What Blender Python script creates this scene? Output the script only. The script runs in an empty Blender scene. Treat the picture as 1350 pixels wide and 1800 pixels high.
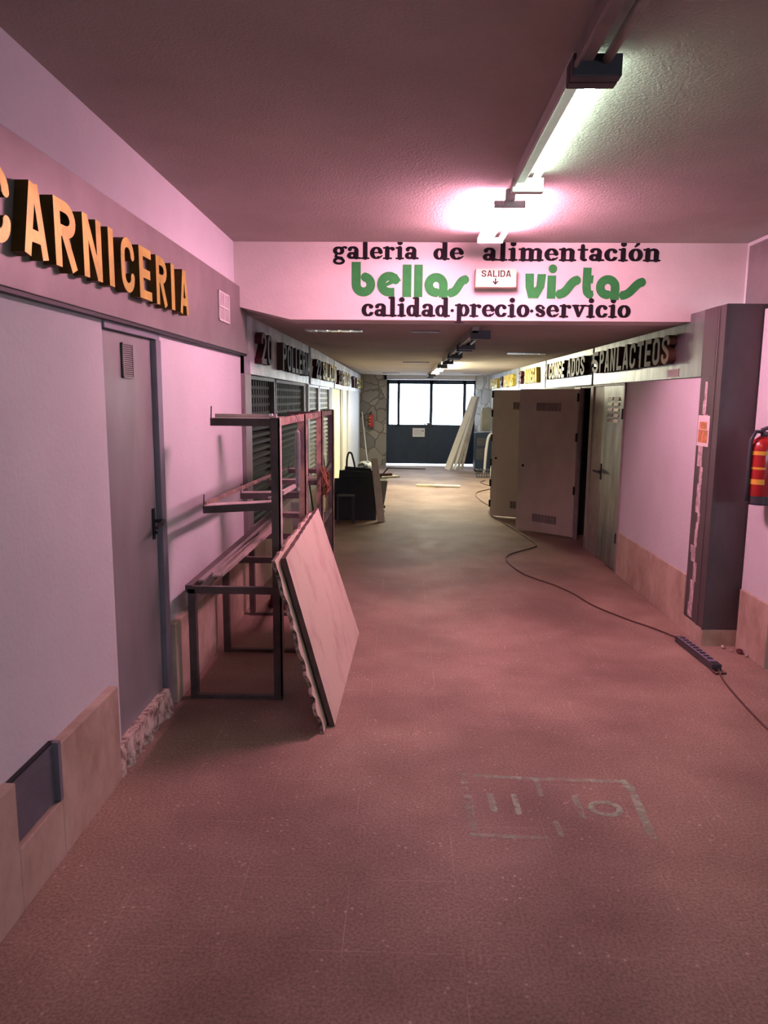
import bpy, math, random
from mathutils import Matrix, Vector
random.seed(7)
SC = bpy.context.scene
COL = SC.collection

# ------------------------------------------------------------------ camera
F = 1300.0
pitch = math.atan(200 / F); yaw = math.atan(33 / math.hypot(F, 200)); roll = 0.009
cyw, syw = math.cos(yaw), math.sin(yaw)
fw = Vector((-syw * math.cos(pitch), cyw * math.cos(pitch), -math.sin(pitch)))
rt = Vector((cyw, syw, 0)); upv = rt.cross(fw)
r2 = rt * math.cos(roll) + upv * math.sin(roll)
u2 = -rt * math.sin(roll) + upv * math.cos(roll)
cd = bpy.data.cameras.new('camera'); cam = bpy.data.objects.new('camera', cd); COL.objects.link(cam)
cam.matrix_world = Matrix(((r2.x, u2.x, -fw.x, 0), (r2.y, u2.y, -fw.y, 0), (r2.z, u2.z, -fw.z, 1.7), (0, 0, 0, 1)))
cd.sensor_fit = 'VERTICAL'; cd.sensor_height = 36; cd.lens = 26; cd.clip_start = 0.05
SC.camera = cam

# ------------------------------------------------------------------ light and exposure
PINK = (1.0, 0.42, 0.60); PINK_STRENGTH = 345
WHITE = (0.74, 1.0, 0.80); WHITE_STRENGTH = 36
WARM = (1.0, 0.92, 0.63); WARM_STRENGTH = 520
SKY = (0.80, 0.88, 1.0); SKY_STRENGTH = 14.0
vs = SC.view_settings
vs.view_transform = 'Standard'; vs.look = 'None'; vs.gamma = 1; vs.use_curve_mapping = False
vs.exposure = 0.0
w = bpy.data.worlds.new('world'); SC.world = w; w.use_nodes = True
bg = w.node_tree.nodes['Background']
bg.inputs[0].default_value = (*SKY, 1); bg.inputs[1].default_value = SKY_STRENGTH
pl = bpy.data.lights.new('door_daylight', 'AREA'); pl.shape = 'RECTANGLE'; pl.size = 2.3; pl.size_y = 1.2
pl.cycles.is_portal = True
po = bpy.data.objects.new('door_daylight', pl); COL.objects.link(po)
po.location = (0.68, 19.05, 1.55); po.rotation_euler = (-math.pi / 2, 0, 0)
pl2 = bpy.data.lights.new('added_window_portal', 'AREA'); pl2.shape = 'RECTANGLE'; pl2.size = 3.3; pl2.size_y = 1.0
pl2.cycles.is_portal = True  # sampling portal over the added rear window
po2 = bpy.data.objects.new('added_window_portal', pl2); COL.objects.link(po2)
po2.location = (4.35, -4.36, 1.85); po2.rotation_euler = (math.pi / 2, 0, 0)

# ------------------------------------------------------------------ materials
MATS = {}
def mat(name, col, rough=0.6, metal=0.0, var=0.0, scale=6.0, bump=0.0, bscale=60.0, col2=None, spec=0.4, stretch=None, lo=0.35, hi=0.7, detail=6.0, coat=0.0):
    m = bpy.data.materials.new(name); m.use_nodes = True; nt = m.node_tree; N = nt.nodes; L = nt.links
    b = N['Principled BSDF']
    b.inputs['Roughness'].default_value = rough; b.inputs['Metallic'].default_value = metal
    b.inputs['Specular IOR Level'].default_value = spec
    b.inputs['Coat Weight'].default_value = coat
    b.inputs['Base Color'].default_value = (*col, 1)
    tc = N.new('ShaderNodeTexCoord'); src = tc.outputs['Object']
    if stretch:
        mp = N.new('ShaderNodeMapping'); mp.inputs['Scale'].default_value = stretch
        L.new(src, mp.inputs[0]); src = mp.outputs[0]
    if col2 is not None or var > 0:
        n = N.new('ShaderNodeTexNoise'); n.inputs['Scale'].default_value = scale; n.inputs['Detail'].default_value = detail
        n.inputs['Roughness'].default_value = 0.62
        L.new(src, n.inputs['Vector'])
        r = N.new('ShaderNodeValToRGB'); L.new(n.outputs['Fac'], r.inputs[0])
        r.color_ramp.elements[0].position = lo; r.color_ramp.elements[1].position = hi
        c2 = col2 if col2 is not None else tuple(c * (1 - var) for c in col)
        r.color_ramp.elements[0].color = (*c2, 1); r.color_ramp.elements[1].color = (*col, 1)
        L.new(r.outputs[0], b.inputs['Base Color'])
        if metal > 0.5:
            rr = N.new('ShaderNodeMapRange'); L.new(n.outputs['Fac'], rr.inputs[0])
            rr.inputs[3].default_value = min(1, rough + 0.15); rr.inputs[4].default_value = max(0.1, rough - 0.1)
            L.new(rr.outputs[0], b.inputs['Roughness'])
    if bump > 0:
        n2 = N.new('ShaderNodeTexNoise'); n2.inputs['Scale'].default_value = bscale; n2.inputs['Detail'].default_value = 4
        L.new(tc.outputs['Object'], n2.inputs['Vector'])
        bp = N.new('ShaderNodeBump'); bp.inputs['Strength'].default_value = bump; bp.inputs['Distance'].default_value = 0.01
        L.new(n2.outputs['Fac'], bp.inputs['Height']); L.new(bp.outputs[0], b.inputs['Normal'])
    MATS[name] = m
    return m
def emis(name, col, s):
    m = bpy.data.materials.new(name); m.use_nodes = True; nt = m.node_tree
    b = nt.nodes['Principled BSDF']; b.inputs['Base Color'].default_value = (0.9, 0.9, 0.9, 1)
    b.inputs['Emission Color'].default_value = (*col, 1); b.inputs['Emission Strength'].default_value = s
    return m

M_wall = mat('white_paint', (0.66, 0.66, 0.68), 0.75, var=0.10, scale=1.6, bump=0.25, bscale=45)
M_beam = mat('beam_paint', (0.70, 0.64, 0.60), 0.8, var=0.12, scale=2.5, bump=0.2, bscale=50)
M_ceil = mat('ceiling_plaster', (0.50, 0.45, 0.41), 0.9, var=0.22, scale=0.9, bump=0.5, bscale=90)
M_steel = mat('stainless_sheet', (0.40, 0.42, 0.44), 0.36, 0.85, var=0.45, scale=3.0, stretch=(1, 2.5, 0.6), bump=0.06, bscale=12)
M_leftsteel = mat('lit_steel_sheet', (0.82, 0.84, 0.87), 0.4, 0.2, var=0.6, scale=2.6, stretch=(1, 1.1, 0.9), bump=0.06, bscale=12, lo=0.32, hi=0.6, detail=9)  # brighter copy of the sheet steel, light on the left signs put into the colour
M_galv = mat('galvanised_door', (0.40, 0.39, 0.40), 0.42, 0.35, var=0.25, scale=2.2, stretch=(1, 1.5, 0.5), bump=0.05, bscale=10)
M_darkpanel = mat('dark_panel', (0.27, 0.235, 0.235), 0.5, 0.35, var=0.25, scale=2.5, bump=0.08, bscale=30)
M_frameviolet = mat('grey_frame', (0.25, 0.24, 0.29), 0.5, 0.3, var=0.2, scale=5)
M_marble = mat('cream_marble', (0.56, 0.45, 0.36), 0.5, var=0.4, scale=4.5, stretch=(1, 1.15, 0.8), bump=0.15, bscale=22, col2=(0.38, 0.275, 0.205), lo=0.36, hi=0.62, detail=9)
M_gold = mat('gold_face', (0.60, 0.47, 0.06), 0.4, 0.35, var=0.35, scale=9, col2=(0.40, 0.29, 0.035))
M_goldside = mat('bronze_edge', (0.17, 0.10, 0.03), 0.38, 0.6, var=0.4, scale=12)
M_dimgold = mat('dim_gold_face', (0.11, 0.065, 0.025), 0.5, 0.1, var=0.4, scale=10, spec=0.2)  # gold faces darkened in the colour to stand for dim grazing light
M_brownletter = mat('dark_brown_edge', (0.06, 0.035, 0.022), 0.5, 0.1, var=0.3, scale=10, spec=0.15)
M_redletter = mat('dark_red_edge', (0.065, 0.016, 0.020), 0.5, 0.1, var=0.3, scale=10, spec=0.15)
M_black = mat('black_lacquer', (0.018, 0.018, 0.022), 0.55, var=0.3, scale=9)
M_ink = mat('black_paint', (0.012, 0.010, 0.013), 0.85, var=0.3, scale=14, spec=0.12)
M_green = mat('green_paint', (0.030, 0.215, 0.055), 0.8, var=0.15, scale=20, spec=0.15)
M_rack = mat('brown_angle_iron', (0.15, 0.115, 0.115), 0.5, 0.4, var=0.4, scale=8, bump=0.15, bscale=40)
M_rackrust = mat('rust_worn_iron', (0.42, 0.27, 0.21), 0.7, 0.1, col2=(0.17, 0.12, 0.12), scale=7, lo=0.42, hi=0.58, bump=0.2, bscale=35)
M_chan = mat('bare_channel', (0.66, 0.56, 0.52), 0.6, 0.1, var=0.3, scale=7)
M_panel = mat('cream_board', (0.70, 0.60, 0.48), 0.6, scale=3.6, col2=(0.54, 0.40, 0.33), lo=0.30, hi=0.50, stretch=(1, 1.1, 0.8), bump=0.08, bscale=25, detail=9)
M_paneledge = mat('dark_board_edge', (0.13, 0.08, 0.075), 0.7, var=0.4, scale=18)
M_foam = mat('crumbled_core', (0.42, 0.31, 0.26), 0.95, col2=(0.07, 0.045, 0.04), scale=30, lo=0.4, hi=0.6, bump=0.8, bscale=55)
M_shut = mat('grey_shutter', (0.034, 0.034, 0.030), 0.65, 0.0, var=0.35, scale=8, spec=0.15)
M_shutcream = mat('cream_shutter', (0.30, 0.30, 0.25), 0.5, 0.2, var=0.2, scale=8)
M_dark = mat('interior_shade', (0.025, 0.023, 0.025), 0.9)  # near-black colour standing in for the shade of unlit interiors
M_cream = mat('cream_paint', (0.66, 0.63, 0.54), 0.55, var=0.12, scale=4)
M_litcream = mat('lit_cream_paint', (0.86, 0.84, 0.74), 0.5, var=0.08, scale=4)  # paler copy of the cream: light on the farther open door painted in
M_yellowpanel = mat('pale_yellow_panel', (0.82, 0.74, 0.50), 0.6, var=0.08, scale=3)
M_whitepanel = mat('white_panel', (0.80, 0.82, 0.84), 0.55, var=0.06, scale=3)
M_wood = mat('pale_wood', (0.84, 0.76, 0.55), 0.65, var=0.25, scale=4, stretch=(6, 6, 1))
M_plank = mat('white_plank', (0.82, 0.80, 0.76), 0.6, var=0.1, scale=6)
M_greyplank = mat('grey_plank', (0.46, 0.41, 0.38), 0.7, var=0.3, scale=6)
M_blue = mat('dark_blue_metal', (0.018, 0.036, 0.075), 0.45, 0.2, var=0.3, scale=4)
M_red = mat('extinguisher_red', (0.42, 0.020, 0.022), 0.3, var=0.15, scale=8, coat=0.3)
M_yel = mat('label_yellow', (0.80, 0.44, 0.06), 0.5, var=0.1, scale=20)
M_paper = mat('white_paper', (0.80, 0.80, 0.82), 0.8, var=0.06, scale=20)
M_whitemetal = mat('white_metal', (0.74, 0.73, 0.72), 0.4, 0.1, var=0.12, scale=12)
M_dullmetal = mat('dusty_metal', (0.36, 0.32, 0.31), 0.5, 0.2, var=0.25, scale=8)
M_darkcap = mat('dark_cap', (0.06, 0.06, 0.075), 0.45, var=0.2, scale=12)
M_plastic = mat('grey_plastic', (0.30, 0.29, 0.26), 0.55, var=0.2, scale=6)
M_bag = mat('milky_plastic', (0.27, 0.27, 0.27), 0.35, var=0.3, scale=14)
M_rust = mat('rust_wire', (0.30, 0.12, 0.06), 0.85, var=0.4, scale=20)
M_cable = mat('brown_cable', (0.10, 0.045, 0.035), 0.6)
M_strip = mat('black_strip', (0.05, 0.045, 0.055), 0.45, var=0.2, scale=20)
M_violet = mat('violet_strip_top', (0.27, 0.22, 0.31), 0.5, var=0.2, scale=20)
M_salida = mat('exit_cream', (0.66, 0.55, 0.38), 0.5, var=0.12, scale=10)
M_brown = mat('brown_ink', (0.03, 0.015, 0.012), 0.8, spec=0.1)
M_cloth = mat('dark_red_cloth', (0.14, 0.035, 0.04), 0.9, var=0.4, scale=20)
M_mortar = mat('broken_mortar', (0.60, 0.50, 0.43), 0.9, col2=(0.20, 0.13, 0.11), scale=22, lo=0.38, hi=0.55, bump=0.9, bscale=45)
M_flyer = mat('flyer_white', (0.80, 0.72, 0.70), 0.5, var=0.1, scale=20)
M_orange = mat('flyer_orange', (0.66, 0.22, 0.12), 0.5, col2=(0.35, 0.20, 0.05), scale=30, lo=0.4, hi=0.6)
M_tape = mat('torn_tape', (0.66, 0.56, 0.58), 0.7, col2=(0.36, 0.28, 0.26), scale=22, lo=0.4, hi=0.6)
M_darkmetal = mat('dark_cladding', (0.115, 0.095, 0.10), 0.5, 0.3, var=0.35, scale=2.5, stretch=(1, 1, 0.6))
M_debris = mat('rubble', (0.60, 0.50, 0.44), 0.9, var=0.4, scale=40)
M_mirror = mat('polished_vent', (0.8, 0.8, 0.8), 0.22, 1.0)
M_outside = mat('outside_ground', (0.55, 0.55, 0.56), 0.9, var=0.1)

def floor_material():
    m = bpy.data.materials.new('terrazzo_floor'); m.use_nodes = True; nt = m.node_tree; N = nt.nodes; L = nt.links
    b = N['Principled BSDF']; b.inputs['Specular IOR Level'].default_value = 0.3
    tc = N.new('ShaderNodeTexCoord')
    def noise(s, d=5):
        n = N.new('ShaderNodeTexNoise'); n.inputs['Scale'].default_value = s; n.inputs['Detail'].default_value = d
        L.new(tc.outputs['Object'], n.inputs['Vector']); return n
    def ramp(src, a, ca, bb, cb):
        r = N.new('ShaderNodeValToRGB'); L.new(src, r.inputs[0]); e = r.color_ramp.elements
        e[0].position = a; e[0].color = (*ca, 1); e[1].position = bb; e[1].color = (*cb, 1); return r
    def mix(kind, fac, a, c):
        x = N.new('ShaderNodeMix'); x.data_type = 'RGBA'; x.blend_type = kind
        if isinstance(fac, float): x.inputs[0].default_value = fac
        else: L.new(fac, x.inputs[0])
        L.new(a, x.inputs[6])
        if isinstance(c, tuple): x.inputs[7].default_value = (*c, 1)
        else: L.new(c, x.inputs[7])
        return x.outputs[2]
    base = ramp(noise(1.3).outputs['Fac'], 0.3, (0.29, 0.20, 0.16), 0.72, (0.45, 0.325, 0.255))
    sp = ramp(noise(95, 8).outputs['Fac'], 0.34, (0.55, 0.52, 0.50), 0.66, (1.15, 1.13, 1.1))
    c = mix('MULTIPLY', 0.75, base.outputs[0], sp.outputs[0])
    vo = N.new('ShaderNodeTexVoronoi'); vo.inputs['Scale'].default_value = 28; L.new(tc.outputs['Object'], vo.inputs['Vector'])
    chips = ramp(vo.outputs['Distance'], 0.06, (1, 1, 1), 0.2, (0, 0, 0))
    gate = ramp(noise(6, 3).outputs['Fac'], 0.46, (0, 0, 0), 0.62, (1, 1, 1))
    g = N.new('ShaderNodeMath'); g.operation = 'MULTIPLY'
    L.new(chips.outputs[0], g.inputs[0]); L.new(gate.outputs[0], g.inputs[1])
    g2 = N.new('ShaderNodeMath'); g2.operation = 'MULTIPLY'; L.new(g.outputs[0], g2.inputs[0]); g2.inputs[1].default_value = 0.8
    c = mix('MIX', g2.outputs[0], c, (0.72, 0.60, 0.52))
    mp = N.new('ShaderNodeMapping'); mp.inputs['Location'].default_value = (0.17, 0.02, 0); L.new(tc.outputs['Object'], mp.inputs[0])
    br = N.new('ShaderNodeTexBrick'); br.offset = 0; br.inputs['Scale'].default_value = 1
    br.inputs['Brick Width'].default_value = 0.375; br.inputs['Row Height'].default_value = 0.347
    br.inputs['Mortar Size'].default_value = 0.0018; br.inputs['Mortar Smooth'].default_value = 0.3
    L.new(mp.outputs[0], br.inputs['Vector'])
    jg = ramp(noise(3.2, 3).outputs['Fac'], 0.42, (0, 0, 0), 0.66, (0.55, 0.55, 0.55))
    jm = N.new('ShaderNodeMath'); jm.operation = 'MULTIPLY'; L.new(br.outputs['Fac'], jm.inputs[0]); L.new(jg.outputs[0], jm.inputs[1])
    c = mix('MIX', jm.outputs[0], c, (0.62, 0.46, 0.38))
    st = ramp(noise(1.1, 8).outputs['Fac'], 0.40, (0.62, 0.58, 0.58), 0.60, (1, 1, 1))
    c = mix('MULTIPLY', 0.8, c, st.outputs[0])
    L.new(c, b.inputs['Base Color'])
    ro = N.new('ShaderNodeMapRange'); L.new(noise(5).outputs['Fac'], ro.inputs[0]); ro.inputs[3].default_value = 0.5; ro.inputs[4].default_value = 0.8
    L.new(ro.outputs[0], b.inputs['Roughness'])
    bp = N.new('ShaderNodeBump'); bp.inputs['Strength'].default_value = 0.25; bp.inputs['Distance'].default_value = 0.004
    L.new(noise(60, 4).outputs['Fac'], bp.inputs['Height']); L.new(bp.outputs[0], b.inputs['Normal'])
    return m
M_floor = floor_material()

def stone_material():
    m = bpy.data.materials.new('rubble_stone'); m.use_nodes = True; nt = m.node_tree; N = nt.nodes; L = nt.links
    b = N['Principled BSDF']; b.inputs['Roughness'].default_value = 0.85
    tc = N.new('ShaderNodeTexCoord'); nz = N.new('ShaderNodeTexNoise'); nz.inputs['Scale'].default_value = 3
    L.new(tc.outputs['Object'], nz.inputs['Vector'])
    ad = N.new('ShaderNodeMix'); ad.data_type = 'RGBA'; ad.blend_type = 'LINEAR_LIGHT'; ad.inputs[0].default_value = 0.12
    L.new(tc.outputs['Object'], ad.inputs[6]); L.new(nz.outputs['Color'], ad.inputs[7])
    v = N.new('ShaderNodeTexVoronoi'); v.inputs['Scale'].default_value = 3.0; L.new(ad.outputs[2], v.inputs['Vector'])
    e = N.new('ShaderNodeTexVoronoi'); e.feature = 'DISTANCE_TO_EDGE'; e.inputs['Scale'].default_value = 3.0; L.new(ad.outputs[2], e.inputs['Vector'])
    sep = N.new('ShaderNodeSeparateColor'); L.new(v.outputs['Color'], sep.inputs[0])
    r = N.new('ShaderNodeValToRGB'); L.new(sep.outputs[0], r.inputs[0])
    r.color_ramp.elements[0].color = (0.20, 0.19, 0.18, 1); r.color_ramp.elements[1].color = (0.37, 0.33, 0.28, 1)
    q = N.new('ShaderNodeValToRGB'); L.new(e.outputs['Distance'], q.inputs[0])
    q.color_ramp.elements[0].position = 0.0; q.color_ramp.elements[1].position = 0.045
    q.color_ramp.elements[0].color = (0.35, 0.34, 0.33, 1); q.color_ramp.elements[1].color = (1, 1, 1, 1)
    mx = N.new('ShaderNodeMix'); mx.data_type = 'RGBA'; mx.blend_type = 'MULTIPLY'; mx.inputs[0].default_value = 0.8
    L.new(r.outputs[0], mx.inputs[6]); L.new(q.outputs[0], mx.inputs[7]); L.new(mx.outputs[2], b.inputs['Base Color'])
    bp = N.new('ShaderNodeBump'); bp.inputs['Strength'].default_value = 0.6; bp.inputs['Distance'].default_value = 0.03
    L.new(q.outputs[0], bp.inputs['Height']); L.new(bp.outputs[0], b.inputs['Normal'])
    return m
M_stone = stone_material()

def pane_material():
    m = bpy.data.materials.new('door_pane'); m.use_nodes = True; nt = m.node_tree; N = nt.nodes; L = nt.links
    N.remove(N['Principled BSDF']); o = N['Material Output']
    t = N.new('ShaderNodeBsdfTransparent'); t.inputs[0].default_value = (0.93, 0.96, 0.98, 1)
    g = N.new('ShaderNodeBsdfGlossy'); g.inputs['Roughness'].default_value = 0.08
    x = N.new('ShaderNodeMixShader'); x.inputs[0].default_value = 0.07
    L.new(t.outputs[0], x.inputs[1]); L.new(g.outputs[0], x.inputs[2]); L.new(x.outputs[0], o.inputs[0]); return m
M_pane = pane_material()

def spray_material():
    m = bpy.data.materials.new('faded_green_spray'); m.use_nodes = True; nt = m.node_tree; N = nt.nodes; L = nt.links
    b = N['Principled BSDF']; b.inputs['Base Color'].default_value = (0.56, 0.68, 0.50, 1); b.inputs['Roughness'].default_value = 0.85
    tc = N.new('ShaderNodeTexCoord'); n = N.new('ShaderNodeTexNoise'); n.inputs['Scale'].default_value = 34; n.inputs['Detail'].default_value = 6
    L.new(tc.outputs['Object'], n.inputs['Vector'])
    n2 = N.new('ShaderNodeTexNoise'); n2.inputs['Scale'].default_value = 5; L.new(tc.outputs['Object'], n2.inputs['Vector'])
    ad = N.new('ShaderNodeMath'); ad.operation = 'ADD'; L.new(n.outputs['Fac'], ad.inputs[0]); L.new(n2.outputs['Fac'], ad.inputs[1])
    r = N.new('ShaderNodeMapRange'); L.new(ad.outputs[0], r.inputs[0]); r.inputs[1].default_value = 0.75; r.inputs[2].default_value = 1.2
    r.inputs[3].default_value = 0.0; r.inputs[4].default_value = 0.62
    L.new(r.outputs[0], b.inputs['Alpha']); return m
M_spray = spray_material()

# ------------------------------------------------------------------ helpers
class MB:
    def __init__(s): s.v = []; s.f = []; s.mi = []
    def add(s, vs_, fs, mi=0):
        o = len(s.v); s.v += [tuple(p) for p in vs_]
        for f in fs: s.f.append([i + o for i in f]); s.mi.append(mi)
        return s
    def box(s, a, b, mi=0):
        x0, y0, z0 = a; x1, y1, z1 = b
        x0, x1 = min(x0, x1), max(x0, x1); y0, y1 = min(y0, y1), max(y0, y1); z0, z1 = min(z0, z1), max(z0, z1)
        return s.add([(x0, y0, z0), (x1, y0, z0), (x1, y1, z0), (x0, y1, z0), (x0, y0, z1), (x1, y0, z1), (x1, y1, z1), (x0, y1, z1)],
                     [(0, 3, 2, 1), (4, 5, 6, 7), (0, 1, 5, 4), (1, 2, 6, 5), (2, 3, 7, 6), (3, 0, 4, 7)], mi)
    def hexa(s, p, mi=0):   # 8 points: bottom 4 ccw, top 4 ccw
        return s.add(p, [(0, 3, 2, 1), (4, 5, 6, 7), (0, 1, 5, 4), (1, 2, 6, 5), (2, 3, 7, 6), (3, 0, 4, 7)], mi)
    def bar(s, p, q, w, h, up=(0, 0, 1), mi=0):
        p = Vector(p); q = Vector(q); d = (q - p).normalized(); u = Vector(up)
        if abs(d.dot(u)) > 0.98: u = Vector((0, 1, 0))
        sd = d.cross(u).normalized(); u = sd.cross(d).normalized()
        a = sd * w / 2; b = u * h / 2
        return s.hexa([p - a - b, p + a - b, q + a - b, q - a - b, p - a + b, p + a + b, q + a + b, q - a + b], mi)
    def tube(s, pts, r, n=8, mi=0, cap=True, radii=None):
        pts = [Vector(p) for p in pts]; rings = []; prev = None
        for i, p in enumerate(pts):
            d = (pts[min(i + 1, len(pts) - 1)] - pts[max(i - 1, 0)]).normalized()
            if prev is None:
                u = Vector((0, 0, 1)) if abs(d.z) < 0.9 else Vector((1, 0, 0))
            else: u = prev
            sd = d.cross(u).normalized(); u = sd.cross(d).normalized(); prev = u
            rr = radii[i] if radii else r
            rings.append([p + (sd * math.cos(2 * math.pi * k / n) + u * math.sin(2 * math.pi * k / n)) * rr for k in range(n)])
        V = [q for R_ in rings for q in R_]; Fs = []
        for i in range(len(pts) - 1):
            for k in range(n): Fs.append((i * n + k, i * n + (k + 1) % n, (i + 1) * n + (k + 1) % n, (i + 1) * n + k))
        if cap: Fs.append(tuple(range(n))[::-1]); Fs.append(tuple((len(pts) - 1) * n + k for k in range(n)))
        return s.add(V, Fs, mi)
    def prism(s, poly, fn, d0, d1, mi=0, mside=None):
        s.k = getattr(s, 'k', 0) + 1
        d1 = d1 + s.k * 0.00003 * (1 if d1 > d0 else 0)
        # poly: 2D points; fn(u, v, d) -> 3D; front face at d1
        n = len(poly); V = [fn(u, v, d0) for u, v in poly] + [fn(u, v, d1) for u, v in poly]
        s.add(V, [tuple(range(n, 2 * n))], mi)
        ms = mi if mside is None else mside
        s.add(V, [(i, (i + 1) % n, n + (i + 1) % n, n + i) for i in range(n)] + [tuple(range(n))[::-1]], ms)
        return s
    def flat(s, poly, fn, mi=0, lift=(0, -0.00004, 0)):
        s.k = getattr(s, 'k', 0) + 1
        return s.add([tuple(Vector(fn(u, v)) + Vector(lift) * (s.k % 60)) for u, v in poly], [tuple(range(len(poly)))], mi)
    def lathe(s, c, prof, n=20, mi=0):
        V = []; Fs = []
        for r, z in prof:
            for k in range(n): V.append((c[0] + r * math.cos(2 * math.pi * k / n), c[1] + r * math.sin(2 * math.pi * k / n), c[2] + z))
        for i in range(len(prof) - 1):
            for k in range(n): Fs.append((i * n + k, i * n + (k + 1) % n, (i + 1) * n + (k + 1) % n, (i + 1) * n + k))
        Fs.append(tuple(range(n))[::-1]); Fs.append(tuple((len(prof) - 1) * n + k for k in range(n)))
        return s.add(V, Fs, mi)
    def build(s, name, mats, parent=None, smooth=False, bevel=0.0, label=None):
        me = bpy.data.meshes.new(name)
        org = Vector((0, 0, 0)) if parent is None else Vector(parent.get('_o', (0, 0, 0)))
        me.from_pydata([tuple(Vector(p) - org) for p in s.v], [], s.f)
        if not isinstance(mats, (list, tuple)): mats = [mats]
        for m in mats: me.materials.append(m)
        for p, i in zip(me.polygons, s.mi): p.material_index = i; p.use_smooth = smooth
        me.validate(); me.update()
        o = bpy.data.objects.new(name, me); COL.objects.link(o)
        if parent is not None:
            o.parent = parent
            gp = parent.parent
            o['_o'] = tuple(org)
            if parent.type == 'MESH' and gp is None: pass
        if bevel > 0:
            b = o.modifiers.new('bevel', 'BEVEL'); b.width = bevel; b.segments = 2; b.limit_method = 'ANGLE'
        if label: o['label'] = label
        return o

def thing(name, label, cat, loc=(0, 0, 0), group=None):
    o = bpy.data.objects.new(name, None); COL.objects.link(o); o.location = loc; o['_o'] = tuple(loc)
    o['label'] = label; o['category'] = cat
    if group: o['group'] = group
    o.empty_display_size = 0.05
    return o
def tag(o, label, cat, group=None):
    o['label'] = label; o['category'] = cat
    if group: o['group'] = group
    return o
def struct(o, label=None):
    o['kind'] = 'structure'
    if label: o['label'] = label
    return o

# ---- stroke lettering
def circ(c, r, n=14): return [(c[0] + r * math.cos(2 * math.pi * k / n), c[1] + r * math.sin(2 * math.pi * k / n)) for k in range(n)]
def arcp(cx, cy, rx, ry, a0, a1, n=12):
    return [(cx + rx * math.cos(math.radians(a0 + (a1 - a0) * i / n)), cy + ry * math.sin(math.radians(a0 + (a1 - a0) * i / n))) for i in range(n + 1)]
def stroke(pts, wd, caps=False):
    out = []
    n = len(pts)
    W = wd if isinstance(wd, (list, tuple)) else [wd] * n
    for i in range(n - 1):
        (x0, y0), (x1, y1) = pts[i], pts[i + 1]; l = math.hypot(x1 - x0, y1 - y0)
        if l < 1e-9: continue
        nx, ny = -(y1 - y0) / l, (x1 - x0) / l; a, b = W[i] / 2, W[i + 1] / 2
        out.append([(x0 - nx * a, y0 - ny * a), (x1 - nx * b, y1 - ny * b), (x1 + nx * b, y1 + ny * b), (x0 + nx * a, y0 + ny * a)])
    for i in range(n):
        if caps or 0 < i < n - 1: out.append(circ(pts[i], W[i] / 2))
    return out

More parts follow.
